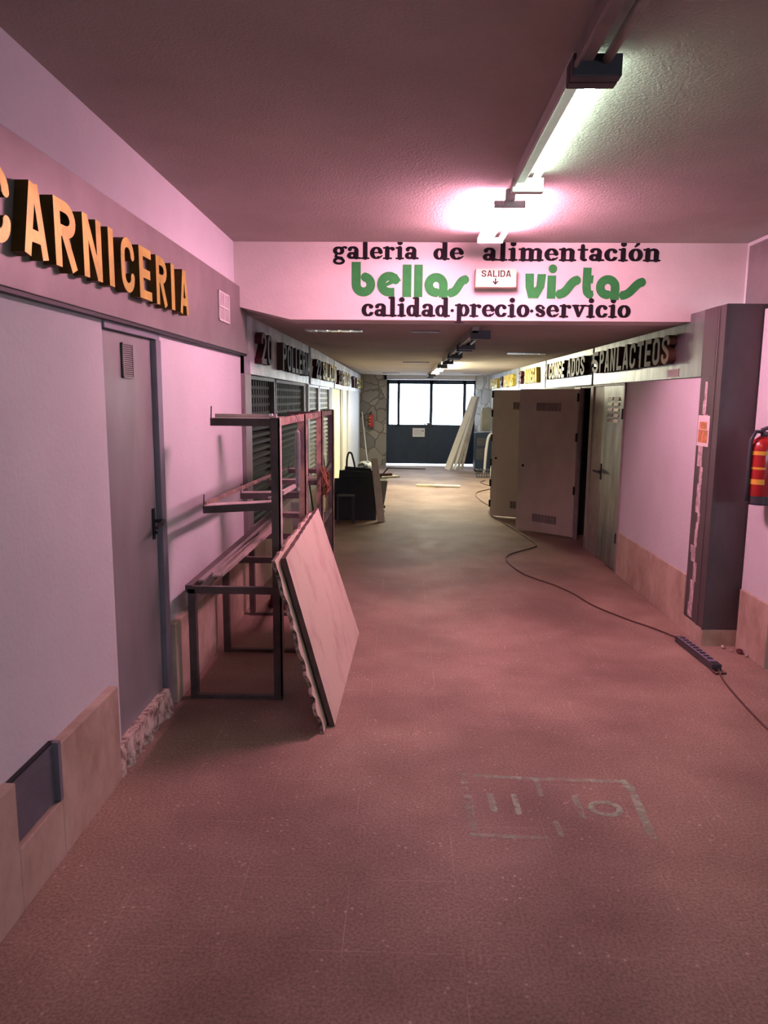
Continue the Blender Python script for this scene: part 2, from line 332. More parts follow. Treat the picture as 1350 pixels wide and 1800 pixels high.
SW = 0.175  # block capitals: height 1
def cap_glyph(ch):
    w = 0.62; h = SW / 2; L_ = []
    S = lambda *p: L_.extend(stroke(list(p), SW))
    x0, x1 = h, w - h
    if ch == 'A': L_ += stroke([(h * .8, 0), (w / 2 - 0.03, 1)], SW * .95) + stroke([(w - h * .8, 0), (w / 2 + 0.03, 1)], SW * .95); S((0.15, .28), (w - .15, .28))
    elif ch == 'C': L_ += stroke([(x1, .34)] + arcp(w / 2, .30, w / 2 - h, .30 - h, 0, -180) + arcp(w / 2, .70, w / 2 - h, .30 - h, 180, 0) + [(x1, .66)], SW)
    elif ch == 'R': S((x0, 0), (x0, 1)); L_ += stroke([(x0, 1 - h)] + arcp(w / 2, .73, w / 2 - h, .27 - h, 90, -90) + [(x0, .46 + h)], SW); S((w * .45, .5), (w - h * .9, 0))
    elif ch == 'P': S((x0, 0), (x0, 1)); L_ += stroke([(x0, 1 - h)] + arcp(w / 2, .70, w / 2 - h, .30 - h, 90, -90) + [(x0, .40 + h)], SW)
    elif ch == 'N': S((x0, 0), (x0, 1)); S((x1, 0), (x1, 1)); L_ += stroke([(x0, .97), (x1, .03)], SW * .9)
    elif ch == 'I': S((x0, 0), (x0, 1)); w = SW
    elif ch == 'E': S((x0, 0), (x0, 1)); S((x0, h), (w - .06, h)); S((x0, .5), (w - .12, .5)); S((x0, 1 - h), (w - .06, 1 - h)); w -= .06
    elif ch == 'F': S((x0, 0), (x0, 1)); S((x0, .5), (w - .12, .5)); S((x0, 1 - h), (w - .06, 1 - h)); w -= .06
    elif ch == 'L': S((x0, 0), (x0, 1)); S((x0, h), (w - .06, h)); w -= .06
    elif ch == 'T': S((w / 2, 0), (w / 2, 1)); S((0, 1 - h), (w, 1 - h))
    elif ch in 'O0': L_ += stroke(arcp(w / 2, .30, w / 2 - h, .30 - h, 0, -180) + arcp(w / 2, .70, w / 2 - h, .30 - h, 180, 0) + [(x1, .30)], SW)
    elif ch in 'D': S((x0, 0), (x0, 1)); L_ += stroke([(x0, h)] + arcp(w * .45, .32, w * .55 - h, .32 - h, -90, 0) + arcp(w * .45, .68, w * .55 - h, .32 - h, 0, 90) + [(x0, 1 - h)], SW)
    elif ch == 'S' or ch == '5':
        if ch == 'S': L_ += stroke([(x1, .74)] + arcp(w / 2, .73, w / 2 - h, .27 - h, 0, 230) + [(w / 2, .5)] + arcp(w / 2, .27, w / 2 - h, .27 - h, 50, -180) + [(x0, .26)], SW)
        else: S((w - .04, 1 - h), (x0, 1 - h), (x0, .55), (w / 2, .58)); L_ += stroke(arcp(w / 2, .31, w / 2 - h, .31 - h, 95, -180), SW)
    elif ch == 'U': L_ += stroke([(x0, 1)] + arcp(w / 2, .30, w / 2 - h, .30 - h, 180, 360) + [(x1, 1)], SW)
    elif ch == 'B': S((x0, 0), (x0, 1)); L_ += stroke([(x0, 1 - h)] + arcp(w * .5, .74, w / 2 - h, .26 - h, 90, -90) + arcp(w / 2, .26, w / 2 - h, .26 - h, 90, -90) + [(x0, h)], SW)
    elif ch == 'G': L_ += stroke([(w * .55, .45), (x1, .45), (x1, .30)] + arcp(w / 2, .30, w / 2 - h, .30 - h, 0, -180) + arcp(w / 2, .70, w / 2 - h, .30 - h, 180, 10), SW)
    elif ch == 'Z': S((0, 1 - h), (w, 1 - h)); S((w - h, 1 - h), (h, h)); S((0, h), (w, h))
    elif ch == '1': S((.35, 0), (.35, 1)); S((.35, .92), (.1, .72)); w = .46
    elif ch == '2': L_ += stroke([(x0, .70)] + arcp(w / 2, .70, w / 2 - h, .30 - h, 180, -30) + [(x0, h)], SW); S((0, h), (w, h))
    elif ch == '3': L_ += stroke(arcp(w / 2, .74, w / 2 - h, .26 - h, 170, -90) + arcp(w / 2, .26, w / 2 - h, .26 - h, 90, -170), SW)
    elif ch == '4': S((x1 - .05, 0), (x1 - .05, 1)); S((0, .3), (w, .3)); L_ += stroke([(h, .3), (x1 - .05, .95)], SW * .9)
    return L_, w
def raised_word(text, fn, u0, u1, v0, hgt, parent, face, side, depth=0.045, gap=0.16, spans=None):
    # spread the capitals evenly over u0..u1; each capital its own part
    gl = [(c, *cap_glyph(c)) if c != ' ' else (c, None, 0.42) for c in text]
    tot = sum(g[2] for g in gl) + gap * (len(gl) - 1); k = (u1 - u0) / tot; u = 0
    for i, (c, polys, wd) in enumerate(gl):
        if spans: u0 = spans[i][0]; k = (spans[i][1] - spans[i][0]) / wd; u = 0
        if polys:
            mb = MB()
            for p in polys: mb.prism([(u0 + (u + a) * k, v0 + b * hgt) for a, b in p], fn, 0.0, depth, 0, 1)
            mb.build('letter', [face, side], parent)
        u += wd + gap

# heavy rounded serif lower case, x-height 1
def low_glyph(ch):
    T = 0.33; t = 0.15; P = []
    st = lambda pts, wd, caps=True: P.extend(stroke(pts, wd, caps))
    def ring(cx, cy, rx, ry, a0=0, a1=360, wide=T, thin=t):
        pts = arcp(cx, cy, rx, ry, a0, a1, 20)
        W = []
        for i in range(21):
            a = math.radians(a0 + (a1 - a0) * i / 20); W.append(thin + (wide - thin) * abs(math.cos(a)))
        st(pts, W)
    foot = lambda x, l=.24, r=.24: st([(x - l, .07), (x + r, .07)], t)
    top = lambda x, y, l=.24: st([(x - l, y - .09), (x, y - .08)], t)
    w = .9
    if ch == 'o' or ch == 'ó':
        ring(.44, .49, .30, .41); w = .88
        if ch == 'ó': st([(.40, 1.13), (.58, 1.34)], [.14, .24])
    elif ch == 'c': ring(.44, .49, .30, .41, 42, 318); st([(.66, .74), (.67, .74)], .30); st([(.62, .16), (.80, .28)], [.16, .10]); w = .86
    elif ch == 'e': ring(.44, .49, .30, .41, 8, 300, .32, .14); st([(.2, .50), (.80, .54)], .11); st([(.56, .12), (.70, .16), (.84, .28)], [.16, .15, .09]); w = .88
    elif ch == 'a': st([(.66, .12), (.66, .62)], .32); ring(.42, .66, .26, .26, 0, 150, .30, .17); st([(.20, .74), (.21, .74)], .26); ring(.36, .28, .22, .19, 0, 360, .28, .17); st([(.66, .09), (.92, .08)], .16); w = .96
    elif ch == 'l': st([(.30, .1), (.30, 1.42)], T); top(.30, 1.52); foot(.30); w = .62
    elif ch == 'i': st([(.30, .1), (.30, .88)], T); top(.30, .98); foot(.30); P.append(circ((.31, 1.30), .20)); w = .62
    elif ch == 'í': st([(.30, .1), (.30, .88)], T); top(.30, .98); foot(.30); st([(.26, 1.18), (.42, 1.40)], [.14, .24]); w = .62
    elif ch == 'r': st([(.30, .1), (.30, .88)], T); top(.30, .98); foot(.30, .24, .28); st([(.30, .68), (.46, .86), (.62, .88)], [.14, .16, .2]); st([(.68, .82), (.69, .81)], .30); w = .86
    elif ch == 'd': ring(.38, .46, .25, .38, 0, 360, .30, t); st([(.72, .1), (.72, 1.38)], T); st([(.48, 1.42), (.72, 1.42)], t); st([(.72, .07), (.98, .07)], t); w = 1.02
    elif ch == 'b': ring(.62, .46, .25, .38, 0, 360, .30, t); st([(.28, .1), (.28, 1.38)], T); w = .98
    elif ch == 'p': ring(.62, .50, .26, .40, 0, 360, .32, t); st([(.30, -.38), (.30, .88)], T); top(.30, .98); st([(.06, -.42), (.56, -.42)], t); w = 1.0
    elif ch == 'g': ring(.42, .66, .26, .24, 0, 360, .30, .16); st([(.60, .84), (.80, .94), (.92, .90)], [.14, .16, .22]); st([(.28, .42), (.22, .22), (.36, .10), (.62, .06)], [.14, .2, .24, .26]); ring(.44, -.16, .32, .20, 60, -230, .22, .18); w = .98
    elif ch == 'n' or ch == 'm':
        xs = [.30, .84] if ch == 'n' else [.30, .82, 1.34]
        for i, x in enumerate(xs):
            st([(x, .1), (x, .70 if i else .88)], T); foot(x, .22, .22)
            if i: st(arcp((xs[i - 1] + x) / 2 + .06, .66, (x - xs[i - 1]) / 2 - .04, .24, 150, 0, 8), [.12, .14, .17, .2, .23, .26, .3, .32, .33])
        top(.30, .98); w = 1.14 if ch == 'n' else 1.64
    elif ch == 't': st([(.34, .22), (.34, 1.18)], [.32, .26]); st([(.08, .87), (.62, .87)], .16); st(arcp(.50, .24, .16, .16, 180, 300, 6), [.32, .28, .25, .22, .2, .18, .16]); w = .72
    elif ch == 's': st([(.62, .72)] + arcp(.40, .72, .21, .18, 20, 230, 8) + [(.40, .50)] + arcp(.42, .28, .22, .19, 50, -160, 8), [.24, .17, .15, .15, .18, .22, .25, .28, .30, .32, .32, .32, .30, .28, .24, .2, .16, .15, .18, .24, .24][:1 + 9 + 1 + 9]); w = .82
    elif ch == 'v': st([(.24, .84), (.46, .14)], [.34, .26]); st([(.76, .84), (.50, .14)], [.2, .16]); st([(.04, .92), (.44, .92)], t); st([(.60, .92), (.96, .92)], t); w = .98
    elif ch == '·': P.append(circ((.14, .48), .13)); w = .30
    return P, w
def painted(text, fn, u0, u1, v0, xh, mb, gap=0.03):
    gl = [low_glyph(c) for c in text]; tot = sum(g[1] for g in gl) + gap * (len(gl) - 1); k = (u1 - u0) / tot; u = 0
    for P, wd in gl:
        for p in P: mb.flat([(u0 + (u + a) * k, v0 + b * xh) for a, b in p], fn)
        u += wd + gap

# ================================================================== STRUCTURE
ZC, ZI = 2.84, 2.28          # near ceiling, inner ceiling
BY = 5.70                    # face of the lintel beam
YE = 18.9                    # entrance plane
LX, RX = -1.28, 2.357        # near side walls
IX = 2.117                   # inner right shop fronts
def FL(y): return -1.24 + 0.15 * (y - 5.9) / 13.1   # inner left shop fronts

fl = MB().box((-2.2, -4.2, -0.1), (6.2, YE + 0.1, 0)).build('floor', M_floor)
struct(fl, 'dusty speckled tile floor running down the gallery')
struct(MB().box((-6, YE + 0.1, -0.12), (8, 30, -0.02)).box((-2, -14, -.12), (9, -4.2, -.02)).build('ground', M_outside), 'pale ground outside the entrance door')
struct(MB().box((-1.5, -4.35, ZC), (6.2, BY + 0.02, ZC + 0.1)).build('ceiling', M_ceil), 'rough plaster ceiling of the near hall')
# inner ceiling with a sloped strip on the left
c2 = MB()
def cz(y): return 2.385 - 0.105 * (y - BY) / (YE - BY)
y0, y1 = BY + 0.302, YE + 0.25
c2.hexa([(-0.86, y0, ZI), (3.4, y0, ZI), (3.4, y1, ZI), (-0.70, y1, ZI), (-0.86, y0, 2.7), (3.4, y0, 2.7), (3.4, y1, 2.7), (-0.70, y1, 2.7)])
c2.hexa([(-1.9, y0, cz(y0) + .05), (-0.86, y0, ZI), (-0.70, y1, ZI), (-1.7, y1, cz(y1) + .03), (-1.9, y0, 2.7), (-0.86, y0, 2.7), (-0.70, y1, 2.7), (-1.7, y1, 2.7)])
struct(c2.build('ceiling', M_ceil), 'lower grey ceiling of the shop corridor beyond the painted beam')
# walls of the near hall
wl = MB()
wl.box((LX - 0.14, -4.2, 0), (LX, 3.175, ZC)); wl.box((LX - 0.14, 3.887, 0), (LX, 5.86, ZC)); wl.box((LX - 0.14, 3.175, 2.03), (LX, 3.887, ZC))
wl.box((LX - 0.14, 3.175, 0), (LX - 0.09, 3.887, 2.03))
struct(wl.build('wall_left', M_wall), 'painted wall on the left of the near hall')
struct(MB().box((RX, 4.62, 0), (RX + 0.3, 5.05, 2.30)).box((RX + .14, 4.62, 2.30), (RX + .32, BY, ZC)).box((RX + .3, 4.95, 0), (6.2, 5.05, ZC)).build('wall_right', M_wall), 'painted wall end at the right edge carrying the extinguisher')
struct(MB().box((6.1, -4.3, 0), (6.2, 4.95, ZC)).build('wall_right_rear', M_wall), 'far right wall of the unseen hall, widened to let window light in')  # hall widened out of view so light from the added window gets through
struct(MB().box((-1.5, -4.3, 0), (2.7, -4.2, ZC)).box((2.7, -4.3, 0), (6.0, -4.2, 1.35)).box((2.7, -4.3, 2.35), (6.0, -4.2, ZC)).box((6.0, -4.3, 0), (6.2, -4.2, ZC)).build('wall_back', M_dark), 'wall behind the viewpoint, blackened to cut bounced light')  # near-black colour put on this unseen wall to hold back bounced light
wn = MB()
for xa in (2.7, 3.78, 4.88, 5.96): wn.box((xa, -4.27, 1.35), (xa + .04, -4.22, 2.35))
w1 = struct(wn.box((2.7, -4.27, 1.35), (6.0, -4.22, 1.39)).box((2.7, -4.27, 2.31), (6.0, -4.22, 2.35)).build('added_window_1', M_dullmetal), 'wide unseen window added behind the viewpoint to light the left wall')  # added window, out of view, to throw bluish light on the left wall
MB().box((2.74, -4.25, 1.39), (5.96, -4.244, 2.31)).build('pane', M_pane, w1)
# lintel beam with the sloped lower left corner
bm = MB(); poly = [(LX - 0.1, 2.40), (-0.86, ZI), (2.75, ZI), (2.75, ZC), (LX - 0.1, ZC)]
bm.prism(poly, lambda u, v, d: (u, BY + d, v), 0.30, 0.0)
beam = struct(bm.build('trim_1', M_beam), 'pale beam across the gallery with painted black and green lettering')
fnb = lambda u, v: (u, BY - 0.0015, v)
mb = MB()
painted('galeria', fnb, -0.540, 0.094, 2.718, 0.090, mb)
painted('de', fnb, 0.206, 0.428, 2.715, 0.090, mb)
painted('alimentación', fnb, 0.568, 1.872, 2.710, 0.092, mb)
mb.build('painted_lettering', M_ink, beam, label='black serif words galeria de alimentacion')
mb = MB(); painted('calidad·precio·servicio', fnb, -0.322, 1.672, 2.306, 0.094, mb)
mb.build('painted_lettering', M_ink, beam, label='black serif words calidad precio servicio')
mb = MB()
def bell(px, u_off, k, base, xo):
    return lambda u, v: (xo + (u - u_off) * k, BY - 0.0015, base - (v - px) * k)
g1 = bell(472, 205, 0.001005, 2.447, -0.397); g2 = bell(487, 215, 0.00099, 2.440, 0.884)
def put(polys, fn):
    for p in polys: mb.flat(p, fn)
ar = lambda cx, cy, r, a0, a1, n=20: [(cx + r * math.cos(math.radians(a0 + (a1 - a0) * i / n)), cy - r * math.sin(math.radians(a0 + (a1 - a0) * i / n))) for i in range(n + 1)]
def cubic(p0, p1, p2, p3, n=14):
    o = []
    for i in range(n + 1):
        s = i / n; a, b, c, d = (1 - s) ** 3, 3 * s * (1 - s) ** 2, 3 * s * s * (1 - s), s ** 3
        o.append((a * p0[0] + b * p1[0] + c * p2[0] + d * p3[0], a * p0[1] + b * p1[1] + c * p2[1] + d * p3[1]))
    return o
put(stroke(ar(291, 383, 54, 90, -180) + [(237, 222)], 66), g1)
put(stroke([(520, 438), (485, 438)] + ar(480, 380, 57, -90, -340), 64), g1); put([[(570, 355), (535, 305), (500, 330), (500, 378), (520, 372)], [(520, 330), (565, 352), (455, 400), (432, 388)]], g1)
put([[(580, 240), (645, 240), (645, 472), (580, 472)], [(666, 240), (728, 240), (728, 472), (666, 472)]], g1)
put(stroke([(838, 440)] + ar(828, 384, 54, -90, -360) + [(882, 474)], 64), g1)
put(stroke(cubic((1053, 344), (985, 344), (1000, 442), (925, 442)), 64), g1)
put([[(217, 305), (282, 305), (285, 400), (320, 484), (245, 484), (222, 405)], [(308, 308), (372, 308), (362, 405), (318, 484), (262, 484), (290, 405), (302, 395)]], g2)
put([[(383, 318), (447, 318), (447, 486), (383, 486)], circ((420, 270), 32, 20)], g2)
put(stroke(cubic((613, 350), (545, 350), (545, 454), (463, 454)), 66), g2)
put(stroke([(677, 260), (675, 400), (682, 436), (700, 454), (724, 457)], 62), g2); put([[(700, 316), (726, 316), (722, 374), (700, 374)]], g2)
put(stroke([(842, 457)] + ar(832, 400, 55, -90, -360) + [(887, 492)], 64), g2)
put(stroke(cubic((1097, 362), (1030, 362), (1015, 460), (935, 460)), 64), g2)
mb.build('painted_lettering', M_green, beam, label='large green rounded words bellas vistas')

# left baseboard (marble wainscot) around the grille and the door
b = MB(); X0, X1 = LX - 0.01, -1.24
b.box((X0, -4.2, 0), (X1, 2.20, .46)); b.box((X0, 2.20, 0), (X1, 2.51, .225)); b.box((X0, 2.51, 0), (X1, 3.065, .44))
b.box((X0, 3.90, 0), (X1, 5.86, .46))
struct(b.build('baseboard_left', M_marble, bevel=0.004), 'cream marble wainscot along the left wall')
b = MB(); b.box((RX - 0.02, 4.615, 0), (RX + .31, 5.03, .42))
struct(b.build('baseboard_right', M_marble, bevel=0.004), 'cream marble wainscot along the near right wall')

# door_1: left metal door
d1 = MB().box((LX - 0.05, 3.19, .13), (LX - 0.012, 3.81, 1.985)).build('door_1', M_galv, bevel=0.003)
struct(d1, 'grey metal service door in the left wall')
f = MB()
f.box((LX - 0.05, 3.175, 1.985), (LX + 0.012, 3.887, 2.028)); f.box((LX - 0.05, 3.812, 0.0), (LX + 0.018, 3.887, 1.985))
f.build('frame', M_frameviolet, d1, bevel=0.003)
f = MB(); f.box((LX - 0.012, 3.405, 1.782), (LX - 0.006, 3.535, 1.94), 0)
for i in range(15): f.box((LX - 0.006, 3.417, 1.792 + i * .0095), (LX - 0.001, 3.523, 1.797 + i * .0095), 1)
for y in (3.405, 3.528): f.box((LX - 0.006, y, 1.782), (LX, y + .008, 1.94), 1)
for z in (1.782, 1.934): f.box((LX - 0.006, 3.405, z), (LX, 3.535, z + .007), 1)
f.build('vent_grille', [M_black, M_dullmetal], d1, label='small louvred vent near the door top')
h = MB(); h.box((LX - 0.012, 3.735, .965), (LX - 0.004, 3.765, 1.125)); h.tube([(LX - .01, 3.75, 1.06), (LX + 0.045, 3.75, 1.06)], .009)
h.tube([(LX + 0.045, 3.76, 1.06), (LX + 0.05, 3.70, 1.055), (LX + 0.045, 3.635, 1.045)], .011, radii=[.010, .012, .009]); h.tube([(LX - .01, 3.75, 1.0), (LX + .01, 3.75, 1.0)], .008)
h.build('door_handle', M_black, d1, label='black lever handle on a long plate')
t = MB(); random.seed(3)
n = 16
top, bot = [], []
for i in range(n + 1):
    y = 3.07 + (3.80 - 3.07) * i / n
    top.append((-1.255 + random.uniform(-.004, .004), y)); bot.append((-1.235 + random.uniform(-.025, .012), y))
for i in range(n):
    (xa, ya), (xb, yb) = top[i], top[i + 1]; (xc, _), (xd, _) = bot[i], bot[i + 1]
    t.hexa([(-1.33, ya, 0), (xc, ya, 0), (xd, yb, 0), (-1.33, yb, 0), (-1.33, ya, .128), (xa, ya, .128), (xb, yb, .128), (-1.33, yb, .128)])
struct(t.build('trim_2', M_mortar), 'broken mortar threshold below the left door')

# pillar on the right and the shop fronts beyond it
p = MB(); p.box((IX, 5.06, .115), (RX + .1, 5.42, 2.335))
pil = struct(p.build('wall_pillar', M_darkmetal, bevel=0.004), 'dark metal clad pillar at the right')
p = MB(); p.box((IX - .004, 5.052, 0), (RX + .1, 5.44, .115)); p.build('plinth', M_marble, pil, label='low cream marble plinth')
p = MB(); p.box((IX - .006, 5.056, .115), (IX + .012, 5.075, 2.33)); p.box((IX - .003, 5.16, .115), (IX, 5.19, 2.33)); p.build('corner_strip', M_darkmetal, pil)
random.seed(11); p = MB()
zz = .14; ys = 5.26
while zz < 1.83:
    z2 = min(1.835, zz + random.uniform(.05, .16)); ya = ys + random.uniform(-.02, .03); yb = ya + random.uniform(.04, .085)
    p.box((IX - .0025, ya, zz), (IX + .001, yb, z2)); zz = z2
p.build('torn_strip', M_tape, pil, label='torn pale adhesive remains')
wr = MB()
wr.box((IX + .012, 5.42, 0), (IX + .12, 7.22, 1.87)); wr.box((IX + .03, 7.22, 0), (IX + .12, 8.52, 1.87))
wr.box((IX, 9.32, 0), (IX + .12, 18.1, 1.87)); wr.box((IX + .06, 5.42, 1.87), (IX + .16, 18.1, ZI))
struct(wr.build('wall_right_shops', M_wall), 'painted shop wall on the right behind the pillar')
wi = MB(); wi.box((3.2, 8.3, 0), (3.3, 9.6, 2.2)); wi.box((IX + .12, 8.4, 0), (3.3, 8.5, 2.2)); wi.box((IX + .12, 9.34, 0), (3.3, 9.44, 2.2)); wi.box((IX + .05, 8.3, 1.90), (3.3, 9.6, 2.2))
struct(wi.build('wall_storeroom', M_dark), 'storeroom behind the open doorway, its shade painted as near-black walls')
b = MB(); b.box((IX, 5.44, 0), (IX + .02, 7.215, .42))
struct(b.build('baseboard_right_shops', M_marble, bevel=.004), 'cream marble wainscot under the pink panel on the right')

# door_3: right metal door with side panel
d3 = MB().box((IX + .004, 7.25, .02), (IX + .028, 7.99, 1.845)).build('door_3', M_steel, bevel=.003); struct(d3, 'bright dented metal door with louvres on the right')
MB().box((IX + .008, 8.0, .0), (IX + .028, 8.42, 1.845)).build('side_panel', M_dullmetal, d3)
MB().box((IX - .008, 8.40, 0), (IX + .028, 8.52, 1.86)).box((IX - .006, 7.22, 0), (IX + .028, 7.25, 1.86)).box((IX - .004, 7.25, 1.845), (IX + .028, 8.4, 1.868)).build('frame', M_dullmetal, d3, bevel=.003)
v = MB()
for i in range(5):
    for j in range(2):
        ya = 7.40 + j * .22; z = 1.70 - i * .055
        v.hexa([(IX + .004, ya, z), (IX - .012, ya, z), (IX - .012, ya + .17, z), (IX + .004, ya + .17, z), (IX + .004, ya, z + .032), (IX - .001, ya, z + .032), (IX - .001, ya + .17, z + .032), (IX + .004, ya + .17, z + .032)])
v.build('louvre', M_whitemetal, d3, label='two columns of pressed louvres')
v = MB()
for i in range(4):
    for j in range(2):
        ya = 7.40 + j * .22; z = .22 + i * .055
        v.box((IX + .004, ya, z), (IX - .003, ya + .17, z + .02))
v.build('louvre', M_steel, d3)
h = MB(); h.box((IX + .004, 7.93, .86), (IX - .005, 7.965, 1.03)); h.tube([(IX, 7.947, .945), (IX - .05, 7.947, .945)], .010); h.tube([(IX - .05, 8.06, .945), (IX - .05, 7.76, .945)], .012); h.build('door_handle', M_black, d3)
h = MB()
for z in (.3, 1.52): h.tube([(IX - .008, 7.24, z), (IX - .008, 7.24, z + .1)], .012)
h.build('hinge', M_black, d3)

# open cream doors
def leaf(name, hinge, free, z0, z1, lab, hinge_side, rows):
    hx, hy = hinge; fx, fy = free; L_ = math.hypot(fx - hx, fy - hy); ux, uy = (fx - hx) / L_, (fy - hy) / L_
    nx, ny = uy, -ux
    if ny > 0: nx, ny = -nx, -ny      # normal towards the viewer
    P = lambda s, d, z: (hx + ux * s + nx * d, hy + uy * s + ny * d, z)
    def bx(mb, s0, s1, d0, d1, za, zb, mi=0): mb.hexa([P(s0, d0, za), P(s1, d0, za), P(s1, d1, za), P(s0, d1, za), P(s0, d0, zb), P(s1, d0, zb), P(s1, d1, zb), P(s0, d1, zb)], mi)
    m = MB(); bx(m, 0, L_, -.035, 0, z0, z1); o = struct(m.build(name, M_cream if hinge_side == 'hinge' else M_litcream, bevel=.003), lab)
    for za in (.15, z1 - .27):
        m = MB()
        for i in range(8): bx(m, L_ * .28 + i * .045, L_ * .28 + i * .045 + .03, 0, .006, za, za + .10); bx(m, L_ * .28 + i * .045 + .03, L_ * .28 + i * .045 + .036, 0, .002, za, za + .10, 1)
        m.build('louvre', [M_dullmetal, M_black], o)
    m = MB()
    for z in rows:
        s = 0 if hinge_side == 'hinge' else L_
        m.tube([P(s, .008, z), P(s, .008, z + .10)], .014)
    m.build('hinge', M_black, o)
    m = MB(); m.tube([P(L_ * .90 if hinge_side == 'hinge' else L_ * .92, 0, .86), P(L_ * .90 if hinge_side == 'hinge' else L_ * .92, .012, .86)], .016); m.build('lock', M_brown, o)
    return o
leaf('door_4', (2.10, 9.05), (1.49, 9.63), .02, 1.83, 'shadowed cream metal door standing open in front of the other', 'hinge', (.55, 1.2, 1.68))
leaf('door_5', (2.10, 10.34), (1.275, 10.74), .02, 1.83, 'cream metal door, light painted into its paler colour, standing open behind the first', 'free', (.15, .45, .75, 1.1, 1.45, 1.72))
MB().box((IX - .012, 9.0, 0), (IX + .03, 9.32, 1.86)).box((IX - .008, 8.52, 1.835), (IX + .03, 9.0, 1.86)).build('trim_3', M_dullmetal, bevel=.003)
struct(bpy.data.objects['trim_3'], 'metal frame around the dark doorway')

# entrance end
we = MB(); we.box((-1.9, YE, 0), (-0.432, YE + .25, 2.5)); 
struct(we.build('wall_end_left', M_stone), 'rubble stone wall left of the entrance')
we = MB(); we.hexa([(IX, 18.1, 0), (1.80, YE, 0), (1.80, YE + .25, 0), (3.0, YE + .25, 0), (IX, 18.1, 2.5), (1.80, YE, 2.5), (1.80, YE + .25, 2.5), (3.0, YE + .25, 2.5)])
struct(we.build('wall_end_right', M_stone), 'stone wall right of the entrance')
struct(MB().box((-.5, YE, 2.17), (1.9, YE + .25, 2.5)).build('wall_end_top', M_wall), 'strip above the entrance door')
dr = MB()
for a, bb in ((-.432, -.366), (-.163, -.095), (.655, .734), (1.496, 1.575), (1.766, 1.80)): dr.box((a, YE + .05, 1.0), (bb, YE + .11, 2.165))
dr.box((-.432, YE + .05, 2.06), (1.80, YE + .11, 2.165)); dr.box((-.432, YE + .05, 1.0), (1.80, YE + .11, 1.045))
d2 = struct(dr.build('door_2', M_blue), 'dark blue metal entrance door with bright panes at the far end')
MB().box((-.432, YE + .055, .05), (.69, YE + .10, 1.0)).box((.691, YE + .057, .05), (1.80, YE + .10, 1.0)).box((-.2, YE + .05, .33), (.66, YE + .056, .345)).box((.74, YE + .05, .33), (1.6, YE + .056, .345)).build('lower_panel', M_blue, d2)
for a, bb in ((-.376, -.153), (-.105, .665), (.724, 1.506), (1.565, 1.776)):
    MB().box((a, YE + .075, 1.045), (bb, YE + .081, 2.06)).build('pane', M_pane, d2)
h = MB(); h.box((.60, YE + .02, 1.02), (.68, YE + .05, 1.09)); h.tube([(.70, YE + .03, .98), (.70, YE + .03, 1.10)], .012); h.tube([(.52, YE + .02, 1.06), (.68, YE + .02, 1.08)], .014); h.build('door_handle', M_darkcap, d2)

# ceiling slots
for (x0, ya, x1, yb) in ((-.85, 6.42, -.36, 6.60), (1.30, 9.55, 1.78, 9.64), (.06, 6.55, .30, 6.60), (-.02, 12.1, .40, 12.2), (-.5, 17.2, -.1, 17.3), (1.35, 17.2, 1.75, 17.3)):
    big = x1 - x0 > .45
    o = thing('ceiling_vent', {(-.85): 'pale slotted vent in the ceiling above the left shop sign', 1.30: 'narrow pale slot in the ceiling by the right shop signs', .06: 'dark slot in the ceiling just behind the beam', -.02: 'dark slot in the ceiling beside the lit tube', -.5: 'dark slot in the far ceiling, left of the door', 1.35: 'dark slot in the far ceiling, right of the door'}[x0], 'vent', (x0, ya, ZI), 'slots in the corridor ceiling')
    m = MB(); m.box((x0, ya, ZI - .012), (x1, yb, ZI)); m.build('frame', M_mirror if big else M_darkpanel, o)
    if big:
        m = MB()
        for k in range(5): m.box((x0 + .02 + k * (x1 - x0) / 5, ya + .02, ZI - .016), (x0 + (k + .9) * (x1 - x0) / 5, yb - .02, ZI - .011))
        m.build('slat', M_mirror, o)

# ================================================================== LAMPS
def fixture(y0, y1, z, label, tube_mat=None, dark_near=False, body=M_dullmetal, grp='fluorescent battens along the ceiling', twin=False):
    o = thing('fluorescent_batten', label, 'ceiling light', (.60, y0, z), grp)
    m = MB(); m.box((.545, y0, z - .055), (.60, y1, z)); m.box((.538, y0 + .02, z - .075), (.550, y1 - .02, z - .055)); m.build('body', body, o, bevel=.003)
    tz = z - (.066 if twin else .048)
    for ya, dk in ((y0, dark_near), (y1 - .05, False)):
        m = MB()
        if twin: m.box((.488, ya + .03, z - .088), (.662, ya + .05, z - .05))
        else: m.box((.535, ya, z - .10), (.695, ya + .05, z - .03))
        m.build('end_cap', M_darkcap if dk or tube_mat is None else M_whitemetal, o, bevel=.004)
    for tx in ((.645, .505) if twin else (.645,)):
        m = MB(); m.tube([(tx, y0 + .05, tz), (tx, y1 - .05, tz)], .016, 12)
        m.build('tube', tube_mat or M_plastic, o, smooth=True)
    return o
E_pink = emis('pink_tube', PINK, PINK_STRENGTH); E_white = emis('white_tube', WHITE, WHITE_STRENGTH); E_warm = emis('warm_tube', WARM, WARM_STRENGTH)
fixture(1.25, 2.655, ZC, 'unlit dusty fluorescent batten nearest the viewer, at the top edge', None)
fixture(2.66, 4.02, ZC, 'lit white fluorescent batten with dark near cap', E_white, True, M_whitemetal)
fixture(4.30, 5.30, ZC, 'glaring pink lit batten right in front of the lettered beam', E_pink, False, M_whitemetal, twin=True)
labs = ['first unlit batten behind the lettered beam', 'second unlit batten behind the lettered beam', 'third unlit batten behind the lettered beam', None, None, 'unlit batten nearest the entrance door']
fixture(6.15, 7.50, ZI, labs[0]); fixture(7.75, 9.10, ZI, labs[1]); fixture(9.35, 10.7, ZI, labs[2])
fixture(12.1, 13.45, ZI, 'warm lit batten in the shop corridor, nearer of the two', E_warm, True, M_whitemetal)
